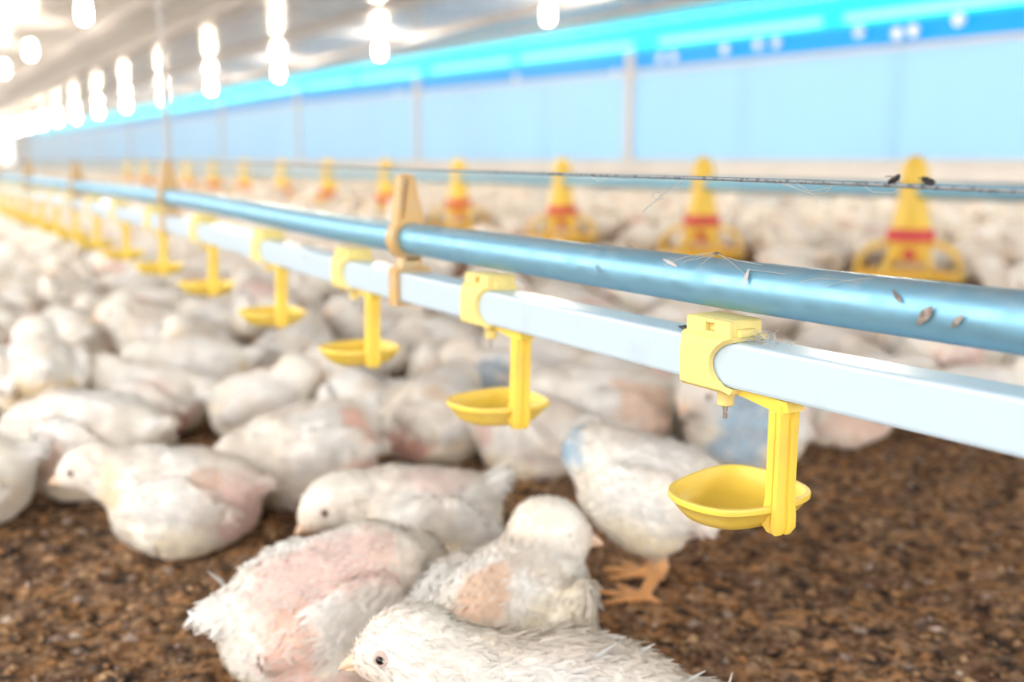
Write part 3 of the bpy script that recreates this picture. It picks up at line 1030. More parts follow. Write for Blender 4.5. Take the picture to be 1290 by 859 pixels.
def chick_prims(P):
    """(kind, args, blend, colour id); pose P. x forward, z up, feet at z = 0"""
    st = P.get('stand', 0.0)                  # how far the belly is off the ground
    tilt = P.get('tilt', 0.0)                 # nose-up
    hx, hy, hz = P['head']
    hx -= 0.012
    hy_aw = P.get('hyaw', 0.0)
    hp = P.get('hpitch', -0.12)
    fat = P.get('fat', 1.0)

    def T(c):
        x, y, z = c
        ct, s_t = math.cos(tilt), math.sin(tilt)
        return (x * ct - (z - 0.05) * s_t, y, 0.05 + x * s_t + (z - 0.05) * ct + st)
    pr = []
    pr.append(('e', (T((-0.002, 0, 0.052)), (0.061, 0.054 * fat, 0.052), 0, tilt), 0.018, 'body'))
    pr.append(('e', (T((0.030, 0, 0.046)), (0.045, 0.048 * fat, 0.045), 0, tilt), 0.022, 'breast'))
    pr.append(('e', (T((-0.048, 0, 0.056)), (0.036, 0.037, 0.035), 0, tilt + 0.25), 0.024, 'rump'))
    tl = P.get('tail', 0.35)
    pr.append(('e', (T((-0.078, 0, 0.064 + 0.024 * tl)), (0.023, 0.015, 0.011), 0, tilt - tl), 0.014, 'tail'))
    if st < 0.02:
        pr.append(('e', ((-0.006, 0, 0.028), (0.068, 0.061 * fat, 0.033)), 0.020, 'breast'))
    for s in (-1, 1):
        wd = P.get('wing', 0.0) if s == P.get('wside', 1) else 0.0
        pr.append(('e', (T((-0.008, s * (0.047 * fat + 0.005 + 0.3 * wd), 0.060)), (0.046, 0.0125, 0.029), -s * 0.10 - s * wd * 6, tilt + 0.22, 0), 0.007, 'wing'))
        pr.append(('e', (T((-0.048, s * (0.041 * fat + 0.005 + 0.5 * wd), 0.050)), (0.024, 0.008, 0.014), s * 0.10 - s * wd * 6, tilt + 0.35, 0), 0.008, 'wing'))
        pr.append(('e', (T((-0.006, s * 0.040 * fat, 0.024)), (0.040, 0.022, 0.026), 0, tilt, 0), 0.012, 'thigh'))
    nb = T((0.042, 0, 0.070))
    hd = np.array([hx, hy, hz + st])
    mid = (np.array(nb) * 0.5 + hd * 0.5) + np.array([0.010, 0, 0.004])
    pr.append(('c', (nb, tuple(mid), 0.034, 0.0260), 0.024, 'neck'))
    pr.append(('c', (tuple(mid), tuple(hd + np.array([-0.008 * math.cos(hy_aw), -0.008 * math.sin(hy_aw), 0])), 0.0260, 0.0210), 0.016, 'neck'))
    pr.append(('e', (tuple(hd), (0.0295, 0.0228, 0.0238), hy_aw, hp), 0.010, 'head'))
    fw = np.array([math.cos(hy_aw) * math.cos(hp), math.sin(hy_aw) * math.cos(hp), math.sin(hp)])
    pr.append(('e', (tuple(hd + fw * 0.018 + np.array([0, 0, -0.004])), (0.0165, 0.0145, 0.0140), hy_aw, hp), 0.008, 'face'))
    if st > 0.02:
        for s, ph in ((-1, P.get('step', 0.0)), (1, -P.get('step', 0.0))):
            hip = T((-0.004, s * 0.032, 0.024)); hip = (hip[0], hip[1], hip[2])
            hock = (-0.014 + ph * 0.5, s * 0.030, 0.034 + 0.22 * (st - 0.03))
            foot = (0.006 + ph, s * 0.030, 0.006)
            pr.append(('c', (hip, hock, 0.019, 0.0085), 0.010, 'leg'))
            pr.append(('c', (hock, foot, 0.0068, 0.0056), 0.004, 'leg'))
            for an, ln in ((0.0, 0.046), (0.62, 0.040), (-0.62, 0.040), (3.0, 0.020)):
                tip = (foot[0] + ln * math.cos(an), foot[1] + ln * math.sin(an), 0.0035)
                pr.append(('c', ((foot[0], foot[1], 0.0058), tip, 0.0050, 0.0026), 0.003, 'leg'))
    elif P.get('feet'):
        for s in (-1, 1):
            for an, ln in ((0.0, 0.030), (0.55, 0.025), (-0.55, 0.025)):
                foot = (0.052, s * 0.030, 0.005)
                tip = (foot[0] + ln * math.cos(an), foot[1] + ln * math.sin(an), 0.0035)
                pr.append(('c', ((foot[0], foot[1], 0.005), tip, 0.0046, 0.0026), 0.002, 'leg'))
    return pr, hd, fw


def chick_mesh(name, P, h=0.0035, ruffle=0.004, seed=0):
    pr, hd, fw = chick_prims(P)
    st = P.get('stand', 0.0)
    lo = np.array([-0.150, -0.100, -0.008]); hi = np.array([0.165, 0.100, max(0.125 + st, hd[2] + 0.04)])
    lo[1] = min(lo[1], hd[1] - 0.04); hi[1] = max(hi[1], hd[1] + 0.04)
    n = np.ceil((hi - lo) / h).astype(int) + 1
    gx, gy, gz = [lo[i] + h * np.arange(n[i]) for i in range(3)]
    G = np.stack(np.meshgrid(gx, gy, gz, indexing='ij'), -1).reshape(-1, 3)

    def ev(p):
        out = []
        for kd, a, k, cid in pr:
            out.append(ell(p, *a) if kd == 'e' else cap(p, *a))
        return out
    ds_ = ev(G)
    D_ = ds_[0]
    for (kd, a, k, cid), dd in zip(pr[1:], ds_[1:]):
        D_ = smin(D_, dd, max(k, 0.7 * h))
    v, f = surface_nets(D_.reshape(n), lo, h)
    # colours by the nearest piece
    dv = np.stack(ev(v), 1)
    ids = [x[3] for x in pr]
    wgt = np.exp(-np.maximum(dv, -0.004) / 0.0045)
    base = {'body': WHITE, 'breast': WHITE * 0.5 + CREAM * 0.5, 'rump': WHITE * 0.6 + CREAM * 0.4, 'tail': WHITE, 'wing': WHITE * 1.02, 'thigh': CREAM, 'neck': WHITE * 0.7 + CREAM * 0.3, 'head': WHITE * 0.75 + CREAM * 0.25,
            'face': np.array([0.76, 0.60, 0.48]), 'leg': LEG}
    cm = np.stack([base[i] for i in ids], 0)
    col = (wgt @ cm) / wgt.sum(1, keepdims=True)
    n1 = vnoise(v + seed * 1.7, 38, 2); n2 = vnoise(v + 5 + seed, 90, 2)
    legw = sum(wgt[:, i] for i, c in enumerate(ids) if c == 'leg') / wgt.sum(1)
    headw = sum(wgt[:, i] for i, c in enumerate(ids) if c in ('head', 'face')) / wgt.sum(1)
    wb = np.clip((vnoise(v + 11 + seed, 26, 3) - 0.46) * 5, 0, 1)[:, None] * (1 - legw[:, None]) * 0.55
    col = col * (1 - wb) + np.array([0.82, 0.70, 0.58]) * wb
    yl = np.clip((n1 - 0.50) * 5, 0, 1)[:, None] * np.clip((0.075 + st - v[:, 2]) / 0.05, 0, 1)[:, None] * (1 - legw[:, None])
    col = col * (1 - 0.45 * yl) + YEL * 0.45 * yl
    bare = np.zeros(len(v))
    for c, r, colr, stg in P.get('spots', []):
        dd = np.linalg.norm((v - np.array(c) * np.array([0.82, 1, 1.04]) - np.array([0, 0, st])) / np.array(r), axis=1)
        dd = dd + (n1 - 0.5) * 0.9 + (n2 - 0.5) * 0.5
        a = np.clip((1.12 - dd) * 3.0, 0, 1) * stg * (1 - legw) * ((1 - headw) if colr is not BLUE_SHADE else 1.0)
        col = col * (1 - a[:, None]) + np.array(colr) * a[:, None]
        bare = np.maximum(bare, a if colr is not BLUE_SHADE else 0 * a)
    col = col * (0.92 + 0.16 * n2[:, None])
    # ruffle the surface where it is feathered
    me_n = np.zeros_like(v)
    tri = np.cross(v[f[:, 2]] - v[f[:, 0]], v[f[:, 3]] - v[f[:, 1]])
    for k in range(4):
        np.add.at(me_n, f[:, k], tri)
    me_n /= np.maximum(np.linalg.norm(me_n, axis=1, keepdims=True), 1e-12)
    amp = ruffle * (1 - legw) * (1 - 0.75 * headw) * (1 - 0.3 * bare)
    v = v + me_n * ((vnoise(v + seed, 46, 3) - 0.5) * 2.0 * amp)[:, None]
    v[:, 2] = np.maximum(v[:, 2], 0.0005)
    me = mesh_np(name, v, f, np.clip(col, 0, 1))
    me.materials.append(M['chick'])
    info = dict(v=v, f=f, n=me_n, col=col, bare=bare, legw=legw, headw=headw, hd=hd, fw=fw, st=st, wingw=sum(wgt[:, i] for i, c in enumerate(ids) if c in ('wing', 'tail')) / wgt.sum(1))
    return me, info


def feather_mesh(name, I, count, seed, length=0.012, width=0.0030, lift=0.30):
    r = np.random.default_rng(seed)
    v, f = I['v'], I['f']
    a = v[f].mean(1)
    ar = np.linalg.norm(np.cross(v[f[:, 2]] - v[f[:, 0]], v[f[:, 3]] - v[f[:, 1]]), axis=1)
    keep = (1 - I['legw'][f[:, 0]]) * (1 - 0.8 * I['bare'][f[:, 0]]) * (v[f[:, 0], 2] > 0.008)
    pz = ar * keep
    pick = r.choice(len(f), count, p=pz / pz.sum())
    w4 = r.dirichlet([1, 1, 1, 1], count)
    vi = f[pick]
    p = (v[vi] * w4[..., None]).sum(1)
    nn = (I['n'][vi] * w4[..., None]).sum(1)
    nn /= np.linalg.norm(nn, axis=1, keepdims=True)
    cc = (I['col'][vi] * w4[..., None]).sum(1)
    hw = I['headw'][vi].mean(1); ww = I['wingw'][vi].mean(1)
    flow = np.tile(np.array([-1.0, 0, -0.25]), (count, 1)) + r.normal(0, 0.35, (count, 3))
    flow -= nn * (flow * nn).sum(1, keepdims=True)
    flow /= np.maximum(np.linalg.norm(flow, axis=1, keepdims=True), 1e-6)
    side = np.cross(nn, flow)
    Ln = length * r.uniform(0.6, 1.35, count) * (1 - 0.62 * hw) * (1 + 0.45 * ww)
    Wd = width * r.uniform(0.6, 1.3, count) * (1 - 0.55 * hw) * (1 + 0.4 * ww)
    lf = lift * r.uniform(0.1, 1.0, count) ** 1.5
    root = p - nn * 0.0012
    md = p + flow * (Ln * 0.5)[:, None] + nn * (Ln * 0.5 * lf + 0.0010)[:, None]
    tp = p + flow * Ln[:, None] + nn * (Ln * lf * 1.1 + 0.0006)[:, None]
    for q_ in (md, tp):
        q_[:, 2] = np.maximum(q_[:, 2], 0.001)
    V = np.stack([root - side * (Wd * 0.35)[:, None], root + side * (Wd * 0.35)[:, None], md - side * (Wd * 0.5)[:, None], md + side * (Wd * 0.5)[:, None],
                  tp - side * (Wd * 0.10)[:, None], tp + side * (Wd * 0.10)[:, None]], 1).reshape(-1, 3)
    b = np.arange(count)[:, None] * 6
    F = np.concatenate([b + np.array([2, 3, 1, 0]), b + np.array([4, 5, 3, 2])])
    wh = np.clip(cc * 0.62 + WHITE * 0.40, 0, 0.9)
    C = np.repeat(np.clip(wh * r.uniform(0.92, 1.06, (count, 1)), 0, 0.92), 6, 0)
    NN = np.repeat(nn + flow * 0.15, 6, 0)
    NN /= np.linalg.norm(NN, axis=1, keepdims=True)
    me = mesh_np(name, V, F, C, True, NN)
    me.materials.append(M['down'])
    return me


def beak_mesh(size=1.0):
    mb = MB()
    n = 12

    def rg(x, ry, rz, zo):
        return [(x, ry * math.cos(2 * math.pi * j / n), zo + rz * math.sin(2 * math.pi * j / n)) for j in range(n)]
    mb.loft([rg(-0.006, 0.0062, 0.0050, 0.0010), rg(0.0, 0.0056, 0.0046, 0.0010), rg(0.006, 0.0038, 0.0034, 0.0004), rg(0.0105, 0.0020, 0.0020, -0.0012), rg(0.0128, 0.0006, 0.0008, -0.0026)])
    mb.loft([rg(-0.006, 0.0050, 0.0028, -0.0036), rg(0.0, 0.0044, 0.0024, -0.0036), rg(0.006, 0.0028, 0.0016, -0.0034), rg(0.0098, 0.0009, 0.0007, -0.0032)])
    o = mb.build('beak', M['beak'])
    me = o.data
    bpy.data.objects.remove(o)
    return me


def eye_meshes():
    mb = MB().lathe([(0.0004, 0.0034), (0.0016, 0.0031), (0.0026, 0.0022), (0.0032, 0.0008), (0.0033, -0.001)], 16)
    o = mb.build('eye', M['eye']); e = o.data; bpy.data.objects.remove(o)
    mb = MB().lathe([(0.0030, 0.0016), (0.0038, 0.0019), (0.0050, 0.0008), (0.0056, -0.0012), (0.0030, -0.0012)], 16)
    o = mb.build('eyelid', M['lid']); l = o.data; bpy.data.objects.remove(o)
    return e, l


BEAK = beak_mesh()
EYE, LID = eye_meshes()
CLOSED = None


def face_parts(root, I):
    hd, fw = Vector(I['hd']), Vector(I['fw']).normalized()
    up = Vector((0, 0, 1))
    sd = up.cross(fw).normalized()
    up2 = fw.cross(sd)
    R_ = Matrix((fw, sd, up2)).transposed().to_4x4()
    b = link('beak', BEAK, None, root)
    b.matrix_local = Matrix.Translation(hd + fw * 0.0325 + up2 * -0.0040) @ R_
    for s in (-1, 1):
        pos = hd + fw * 0.0115 + up2 * 0.0035 + sd * s * 0.0203
        out = (sd * s * 1.0 + fw * 0.30).normalized()
        q_ = out.to_track_quat('Z', 'Y').to_matrix().to_4x4()
        e = link('eye', EYE, None, root)
        e.matrix_local = Matrix.Translation(pos + out * 0.0004) @ q_
        l = link('eyelid', LID, None, e)
        l.matrix_local = Matrix.Identity(4)


HEADUP = (0.088, 0.0, 0.112)
HEADMID = (0.096, 0.0, 0.090)
HEADLOW = (0.106, 0.0, 0.036)
HEADOUT = (0.108, 0.0, 0.078)


def side_spots(kind, s=1):
    """bare patches: s = +1 on the chick's left side, -1 on its right"""
    if kind == 'flank':
        return [((-0.03, s * 0.052, 0.045), (0.036, 0.022, 0.026), PINK, 0.85), ((-0.065, s * 0.03, 0.035), (0.03, 0.03, 0.024), PINK, 0.8)]
    if kind == 'rump':
        return [((-0.075, 0, 0.045), (0.032, 0.045, 0.03), PINK, 0.9), ((-0.06, s * 0.035, 0.028), (0.03, 0.025, 0.022), RED, 0.8)]
    if kind == 'back':
        return [((-0.015, s * 0.010, 0.094), (0.050, 0.030, 0.022), PINK, 0.75), ((0.03, s * 0.035, 0.07), (0.02, 0.016, 0.02), PINK, 0.5)]
    if kind == 'shoulder':
        return [((0.045, s * 0.040, 0.055), (0.022, 0.02, 0.026), PINK, 0.85), ((-0.02, s * 0.045, 0.03), (0.03, 0.02, 0.02), RED, 0.5)]
    return []


# ---- the chicks in front, one by one: pixel of the body's centre, facing (deg), size, pose, label
# facing: 180 = to the left of the picture, 90 = away, 0 = to the right
HEROES = [
    ((704, 902), 176, 1.06, dict(head=(0.108, 0.006, 0.103), hyaw=0.05, hpitch=-0.25, tail=0.15, fat=0.95), 5200, 'white chick at the bottom edge, scruffy quills on its back, pale beak pointing left'),
    ((643, 772), 62, 1.06, dict(head=(0.076, -0.004, 0.104), hyaw=-1.05, hpitch=-0.22, fat=1.08, spots=[((-0.060, -0.004, 0.06), (0.040, 0.024, 0.055), (0.72, 0.50, 0.36), 0.9), ((-0.07, 0.008, 0.03), (0.02, 0.02, 0.025), PINK, 0.8),
                                                                                                     ((-0.02, -0.052, 0.05), (0.05, 0.03, 0.05), CREAM, 0.8)]), 4200,
     'round white chick with a bare orange pink patch, head raised to the right'),
    ((416, 758), 35, 1.12, dict(head=(0.104, 0.03, 0.038), hyaw=0.4, hpitch=-0.2, tail=0.1, fat=0.92, spots=[((-0.02, -0.022, 0.092), (0.060, 0.030, 0.028), PINK, 0.8), ((-0.055, -0.045, 0.05), (0.028, 0.02, 0.035), (0.70, 0.44, 0.34), 0.85), ((0.0, -0.05, 0.018), (0.06, 0.02, 0.018), PINK, 0.7)]), 4200,
     'large white chick with a long bare pink back, fluffy tail towards the lower left'),
    ((532, 648), 196, 1.02, dict(head=(0.108, 0.006, 0.080), hyaw=0.25, hpitch=-0.55, tail=0.75, fat=0.95, spots=[((-0.01, 0.02, 0.094), (0.045, 0.030, 0.02), PINK, 0.5), ((0.0, 0.052, 0.04), (0.04, 0.02, 0.02), YEL, 0.6)]), 3200,
     'white chick behind the bare backed one, dark eye and bowed beak at left'),
    ((230, 622), 182, 1.04, dict(head=(0.106, 0.008, 0.088), hyaw=0.10, hpitch=-0.25, fat=1.0, tail=0.05, spots=[((0.074, 0.02, 0.070), (0.022, 0.03, 0.024), YEL, 0.65), ((-0.078, 0.02, 0.045), (0.040, 0.045, 0.04), PINK, 0.9), ((-0.045, 0.04, 0.085), (0.02, 0.02, 0.02), (0.68, 0.48, 0.38), 0.8)]), 3200,
     'white chick lying side on, head to the left with open eye, pink bare rump'),
    ((116, 552), 168, 1.2, dict(head=(0.098, 0.012, 0.045), hyaw=0.2, hpitch=-0.5, fat=1.05, spots=[((0.0, 0.05, 0.05), (0.03, 0.022, 0.03), (0.66, 0.44, 0.33), 0.85)]), 2200,
     'plump white chick with orange bare flank, behind the side on one with pink rump'),
    ((192, 500), 178, 1.06, dict(head=(0.088, 0.0, 0.094), hyaw=0.0, hpitch=-0.12, spots=[((-0.05, 0.045, 0.03), (0.036, 0.03, 0.028), RED, 0.95), ((-0.02, 0.045, 0.07), (0.035, 0.02, 0.022), PINK, 0.7)]), 1800,
     'white chick with a reddish bare belly, head turned left over dark litter'),
    ((332, 506), 22, 1.00, dict(head=(0.066, -0.006, 0.102), hyaw=-0.25, hpitch=-0.2, fat=1.1, spots=[((0.0, -0.05, 0.035), (0.04, 0.02, 0.02), YEL, 0.6)]), 1800,
     'compact white chick facing right, pinkish face raised'),
    ((388, 566), 215, 1.16, dict(head=(0.098, 0.0, 0.040), hyaw=0.6, hpitch=-0.5, tail=0.5, tilt=-0.20, fat=1.05, spots=[((-0.05, 0.035, 0.07), (0.02, 0.025, 0.04), (0.70, 0.42, 0.32), 0.9), ((-0.045, 0.045, 0.028), (0.045, 0.03, 0.028), PINK, 0.9)]), 2200,
     'white chick with rear raised to a point and pink bare side, head down at left'),
    ((548, 520), 70, 1.16, dict(head=(0.090, 0.0, 0.080), hyaw=0.8, hpitch=-0.3, spots=[((-0.075, 0.0, 0.030), (0.04, 0.036, 0.03), RED, 0.9), ((-0.05, -0.02, 0.07), (0.02, 0.02, 0.03), (0.72, 0.52, 0.36), 0.7)]), 1800,
     'white chick seen from behind with a red bare bottom, left of the second drinker cup'),
    ((452, 510), 118, 1.0, dict(head=(0.095, 0.0, 0.085), hyaw=0.5, spots=[((-0.06, -0.03, 0.03), (0.04, 0.03, 0.025), PINK, 0.8)]), 1600,
     'white chick with back to the camera between the pointed one and the red bottomed one'),
    ((822, 612), 158, 0.97, dict(head=(0.084, -0.004, 0.082), hyaw=-0.9, hpitch=-0.6, stand=0.058, tilt=0.12, step=0.006, fat=0.98, spots=[((-0.075, 0.0, 0.030), (0.045, 0.05, 0.030), PINK, 0.8), ((0.092, 0.0, 0.080), (0.034, 0.03, 0.022), BLUE_SHADE, 0.95)]), 3200,  # the bluish shade on its head is put into the colour
     'white chick standing on orange feet behind the nearest cup'),
    ((938, 530), 196, 1.12, dict(head=(0.086, 0.02, 0.100), hyaw=0.5, hpitch=-0.3, spots=[((0.02, 0.045, 0.06), (0.055, 0.03, 0.055), BLUE_SHADE, 0.85), ((-0.07, 0.02, 0.05), (0.03, 0.04, 0.04), (0.76, 0.62, 0.56), 0.7)]), 1600,
     'chick with bluish shade painted on its feathers, seen under the nearest nipple'),
    ((762, 514), 186, 1.22, dict(head=(0.094, 0.01, 0.070), hyaw=0.2, hpitch=-0.3, spots=[((-0.045, 0.045, 0.055), (0.045, 0.03, 0.05), (0.76, 0.54, 0.40), 0.85)]), 1600,
     'white chick with an orange tinted flank, right of the second cup'),
    ((668, 542), 150, 1.05, dict(head=(0.094, 0.01, 0.060), hyaw=0.2, hpitch=-0.3, spots=side_spots('shoulder')), 1600,
     'white chick lying just behind the second drinker cup'),
    ((-62, 600), 190, 1.1, dict(head=(0.086, 0.0, 0.105), fat=1.1), 1500, 'white chick cut off by the left edge, on the bare litter'),
    ((52, 468), 120, 1.05, dict(head=(0.080, 0.0, 0.105), hyaw=0.8, stand=0.045, spots=[((-0.07, 0.0, 0.03), (0.045, 0.05, 0.03), YEL, 0.8)]), 1500,
     'yellow bellied white chick standing at the left, behind the dark bare gap'),
    ((-16, 474), 200, 1.1, dict(head=(0.088, 0.0, 0.090), spots=side_spots('flank')), 1500, 'greyish white chick at the left edge beside the yellow bellied one'),
    ((250, 466), 195, 1.15, dict(head=(0.094, 0.0, 0.075), spots=[((-0.06, 0.03, 0.03), (0.045, 0.04, 0.03), YEL, 0.9)]), 1500, 'white chick with a yellow rump, behind the reddish bellied one'),
    ((560, 462), 255, 1.05, dict(head=(0.082, 0.0, 0.075), hyaw=0.3, spots=[((0.07, 0.0, 0.04), (0.02, 0.02, 0.025), (0.74, 0.5, 0.34), 0.8)]), 1400, 'round white chick with an orange face patch, above the red bottomed one'),
    ((488, 452), 35, 0.95, dict(head=(0.080, 0.0, 0.085), spots=side_spots('flank', -1)), 1400, 'small white chick beneath the third drinker cup'),
    ((628, 480), 160, 1.05, dict(head=(0.080, 0.0, 0.095), spots=[((0.0, 0.045, 0.06), (0.05, 0.03, 0.04), BLUE_SHADE, 0.75)]), 1400, 'chick with bluish shade painted on its side, behind the stem of the second drinker'),
    ((842, 500), 60, 1.05, dict(head=(0.080, 0.0, 0.09), spots=side_spots('back')), 1300, 'white chick between the orange flanked one and the blue shaded one'),
    ((892, 420), 186, 1.15, dict(head=(0.090, 0.0, 0.08), spots=[((-0.02, 0.04, 0.05), (0.08, 0.05, 0.06), (0.60, 0.38, 0.20), 0.9)]), 1300, 'chick with a brownish flank showing between pipe and tube, behind the nearest clamp'),
    ((1048, 505), 172, 1.12, dict(head=(0.094, 0.0, 0.07), spots=[((-0.03, 0.03, 0.05), (0.06, 0.04, 0.05), (0.74, 0.50, 0.40), 0.8)]), 1300, 'pinkish chick behind the post of the nearest drinker'),
]

taken = []          # (x, y, r) discs occupied on the floor


def discs(x, y, ang, s):
    c, n = math.cos(ang), math.sin(ang)
    return [(x + c * o * s, y + n * o * s, r * s) for o, r in ((0.044, 0.046), (-0.004, 0.053), (-0.054, 0.037))]


def free(ds_):
    for x, y, r in ds_:
        for X, Y, R_ in taken:
            if (x - X) ** 2 + (y - Y) ** 2 < (r + R_) ** 2:
                return False
    return True


HEROES = [(a, b, c * 0.86, d, e, f) for a, b, c, d, e, f in HEROES]
for k, ((px, py), deg, size, P, nf, lab) in enumerate(HEROES):
    x, y = hit_z(px, py, (0.050 + P.get('stand', 0)) * size)
    for j in range(k):
        (qx, qy), dg, sz_, Q = HEROES[j][:4]
        X, Y = hit_z(qx, qy, (0.050 + Q.get('stand', 0)) * sz_)
        pen = max(ra + rb - math.hypot(xa - xb, ya - yb) for xa, ya, ra in discs(x, y, math.radians(deg), size) for xb, yb, rb in discs(X, Y, math.radians(dg), sz_))
        if pen > 0.012:
            print('PEN', j, k, round(pen, 3))
hero_objs = []
for k, ((px, py), deg, size, P, nf, lab) in enumerate(HEROES):
    zc = (0.050 + P.get('stand', 0)) * size
    x, y = hit_z(px, py, zc)
    me, I = chick_mesh('chick', P, 0.0030 if k < 6 or k == 11 else 0.0040, 0.0045, k + 1)
    root = link('chick', me)
    root.location = (x, y, -0.004)
    root.rotation_euler = (0, 0, math.radians(deg))
    root.scale = (size,) * 3
    big_ = k == 0
    fm = feather_mesh('plumage', I, nf, 100 + k, 0.0115 if big_ else 0.0078, 0.0028 if big_ else 0.0032, 0.32 if big_ else 0.19)
    link('plumage', fm, None, root)
    if k in (0, 2):       # a few stray quills that stick up
        rq = random.Random(5 + k)
        qs = [(-0.072, 0.020, 0.078)] if k == 2 else [(-0.02, 0.01, 0.098), (0.022, 0.012, 0.090), (-0.075, 0.0, 0.078), (-0.045, -0.012, 0.090), (-0.088, 0.008, 0.072), (-0.10, 0.0, 0.068)]
        for qx, qy, qz in qs:
            dv_ = Vector((-0.5, rq.uniform(-0.3, 0.3), 0.8 if k == 2 else 0.55)).normalized()
            p0 = Vector((qx, qy, qz)) - dv_ * 0.006
            MB().tube([p0, p0 + dv_ * 0.012, p0 + dv_ * 0.024 + Vector((-0.003, 0, 0))], [0.0010, 0.0016, 0.0003], 6).build('quill', M['cobweb'], root)
    face_parts(root, I)
    tag(root, lab, 'chick', 'white chicks lying nearest the camera')
    taken += discs(x, y, math.radians(deg), size)
    hero_objs.append(root)

# ---- the flock behind
variants = []
VP = [
    dict(head=HEADUP, hyaw=0.3, spots=side_spots('flank', 1) + side_spots('rump', -1)),
    dict(head=HEADMID, hyaw=-0.6, spots=side_spots('back', 1) + side_spots('shoulder', -1)),
    dict(head=HEADLOW, hyaw=0.2, hpitch=-0.3, spots=side_spots('rump', 1) + side_spots('flank', -1)),
    dict(head=HEADOUT, hyaw=0.7, fat=1.08, spots=side_spots('shoulder', 1) + [((-0.05, -0.045, 0.05), (0.045, 0.03, 0.04), (0.76, 0.56, 0.42), 0.8)]),
    dict(head=(0.09, 0.0, 0.118), hyaw=-0.3, stand=0.055, tilt=0.1, spots=side_spots('flank', -1) + side_spots('back', 1)),
    dict(head=(0.08, 0.03, 0.095), hyaw=1.4, fat=1.05, tail=0.6, spots=side_spots('flank', 1) + side_spots('flank', -1)),
]
for k, P in enumerate(VP):
    me, I = chick_mesh('chick', P, 0.0048, 0.005, 40 + k)
    fm = feather_mesh('plumage', I, 1300, 300 + k, 0.0095, 0.0042, 0.25)
    root = link('chick', me)
    link('plumage', fm, None, root)
    face_parts(root, I)
    lo_me, _ = chick_mesh('chick', P, 0.0075, 0.005, 40 + k)
    vl, fl = [], []
    variants.append((root, lo_me))

bound_x = [-400, 0, 140, 300, 480, 640, 1000, 1300, 1700]
bound_y = [500, 440, 445, 470, 470, 478, 505, 505, 505]


def try_place(x, y, ang, s):
    px, py, t = project(x, y, 0.04)
    if t < 0.3:
        return False
    if py > np.interp(px, bound_x, bound_y):
        return False
    w = DY * x - DX * y
    d = DX * x + DY * y
    if abs(w) > 5.75 or d > 49.5:
        return False
    for q_ in fd_list[:4]:
        fx, fy, _z = W(q_, FW)
        fl = math.hypot(fx, fy)
        al = (x * fx + y * fy) / fl
        if 0 < fl - al < 1.1 and abs(x * fy - y * fx) / fl < 0.24:
            return False
    for q_ in fd_list:
        if (d - q_) ** 2 + (w - FW) ** 2 < 0.30 ** 2:
            return False
    return free(discs(x, y, ang, s))


cand = []
rr = random.Random(11)
# near flock: dart throwing in the wedge the camera sees
near_list = []
cell = {}


class Grid:
    def __init__(self, s):
        self.s, self.g = s, {}

    def add(self, ds_):
        for dsc in ds_:
            self.g.setdefault((int(dsc[0] // self.s), int(dsc[1] // self.s)), []).append(dsc)

    def ok(self, ds_):
        for x, y, r in ds_:
            i, j = int(x // self.s), int(y // self.s)
            for a in (i - 1, i, i + 1):
                for b in (j - 1, j, j + 1):
                    for X, Y, R_ in self.g.get((a, b), ()):
                        if (x - X) ** 2 + (y - Y) ** 2 < (r + R_) ** 2:
                            return False
        return True


grid = Grid(0.14)
grid.add([(x, y, r * 0.92) for x, y, r in taken])
taken_backup, taken = taken, []


def dart(y0, y1, tries, sizes=(0.84, 1.0)):
    out = []
    for _ in range(tries):
        y = math.sqrt(rr.uniform(y0 * y0, y1 * y1))
        px = rr.uniform(-110, 1420)
        x = (px - CX) / FPX * y * c_ * 1.03
        ang = rr.uniform(0, 2 * math.pi)
        s = rr.uniform(*sizes)
        ds_ = discs(x, y, ang, s)
        if try_place(x, y, ang, s) and grid.ok(ds_):
            grid.add(ds_)
            out.append((x, y, ang, s))
    return out


flock = dart(0.8, 2.2, 9000) + dart(2.0, 3.6, 9000) + dart(3.5, 6.0, 14000)
flock.sort(key=lambda q_: q_[0] ** 2 + q_[1] ** 2)
N_IND = 300 - len(HEROES)
far_rest = flock[N_IND:]
flock = flock[:N_IND]
labels = {
    'left': ('blurred white chick in the crowd on the aisle side of the drinker line', 'chicks crowded on the aisle side of the drinker line'),
    'mid': ('blurred white chick in the crowd between the white tube and the feed pipe', 'chicks crowded between the drinker line and the feed pipe'),
    'far': ('blurred white chick in the crowd beyond the yellow feeders', 'chicks crowded beyond the yellow feeders'),
}
used_first = set()
for x, y, ang, s in flock:
    w = DY * x - DX * y
    vi = rr.choices(range(6), (3, 3, 3, 3, 1.5, 3))[0]
    root, lo_me = variants[vi]
    dist = math.hypot(x, y)
    if dist < 2.6:
        o = root if vi not in used_first else copy_tree(root)
        used_first.add(vi)
    else:
        o = link('chick', lo_me)
    o.location = (x, y, -0.004)
    o.rotation_euler = (0, 0, ang)
    o.scale = (s,) * 3
    zn = 'left' if w < LW - 0.05 else ('mid' if w < FW else 'far')
    tag(o, labels[zn][0], 'chick', labels[zn][1])
for vi in range(6):
    if vi not in used_first:
        r0 = variants[vi][0]
        for ch in list(r0.children_recursive):
            bpy.data.objects.remove(ch)
        bpy.data.objects.remove(r0)

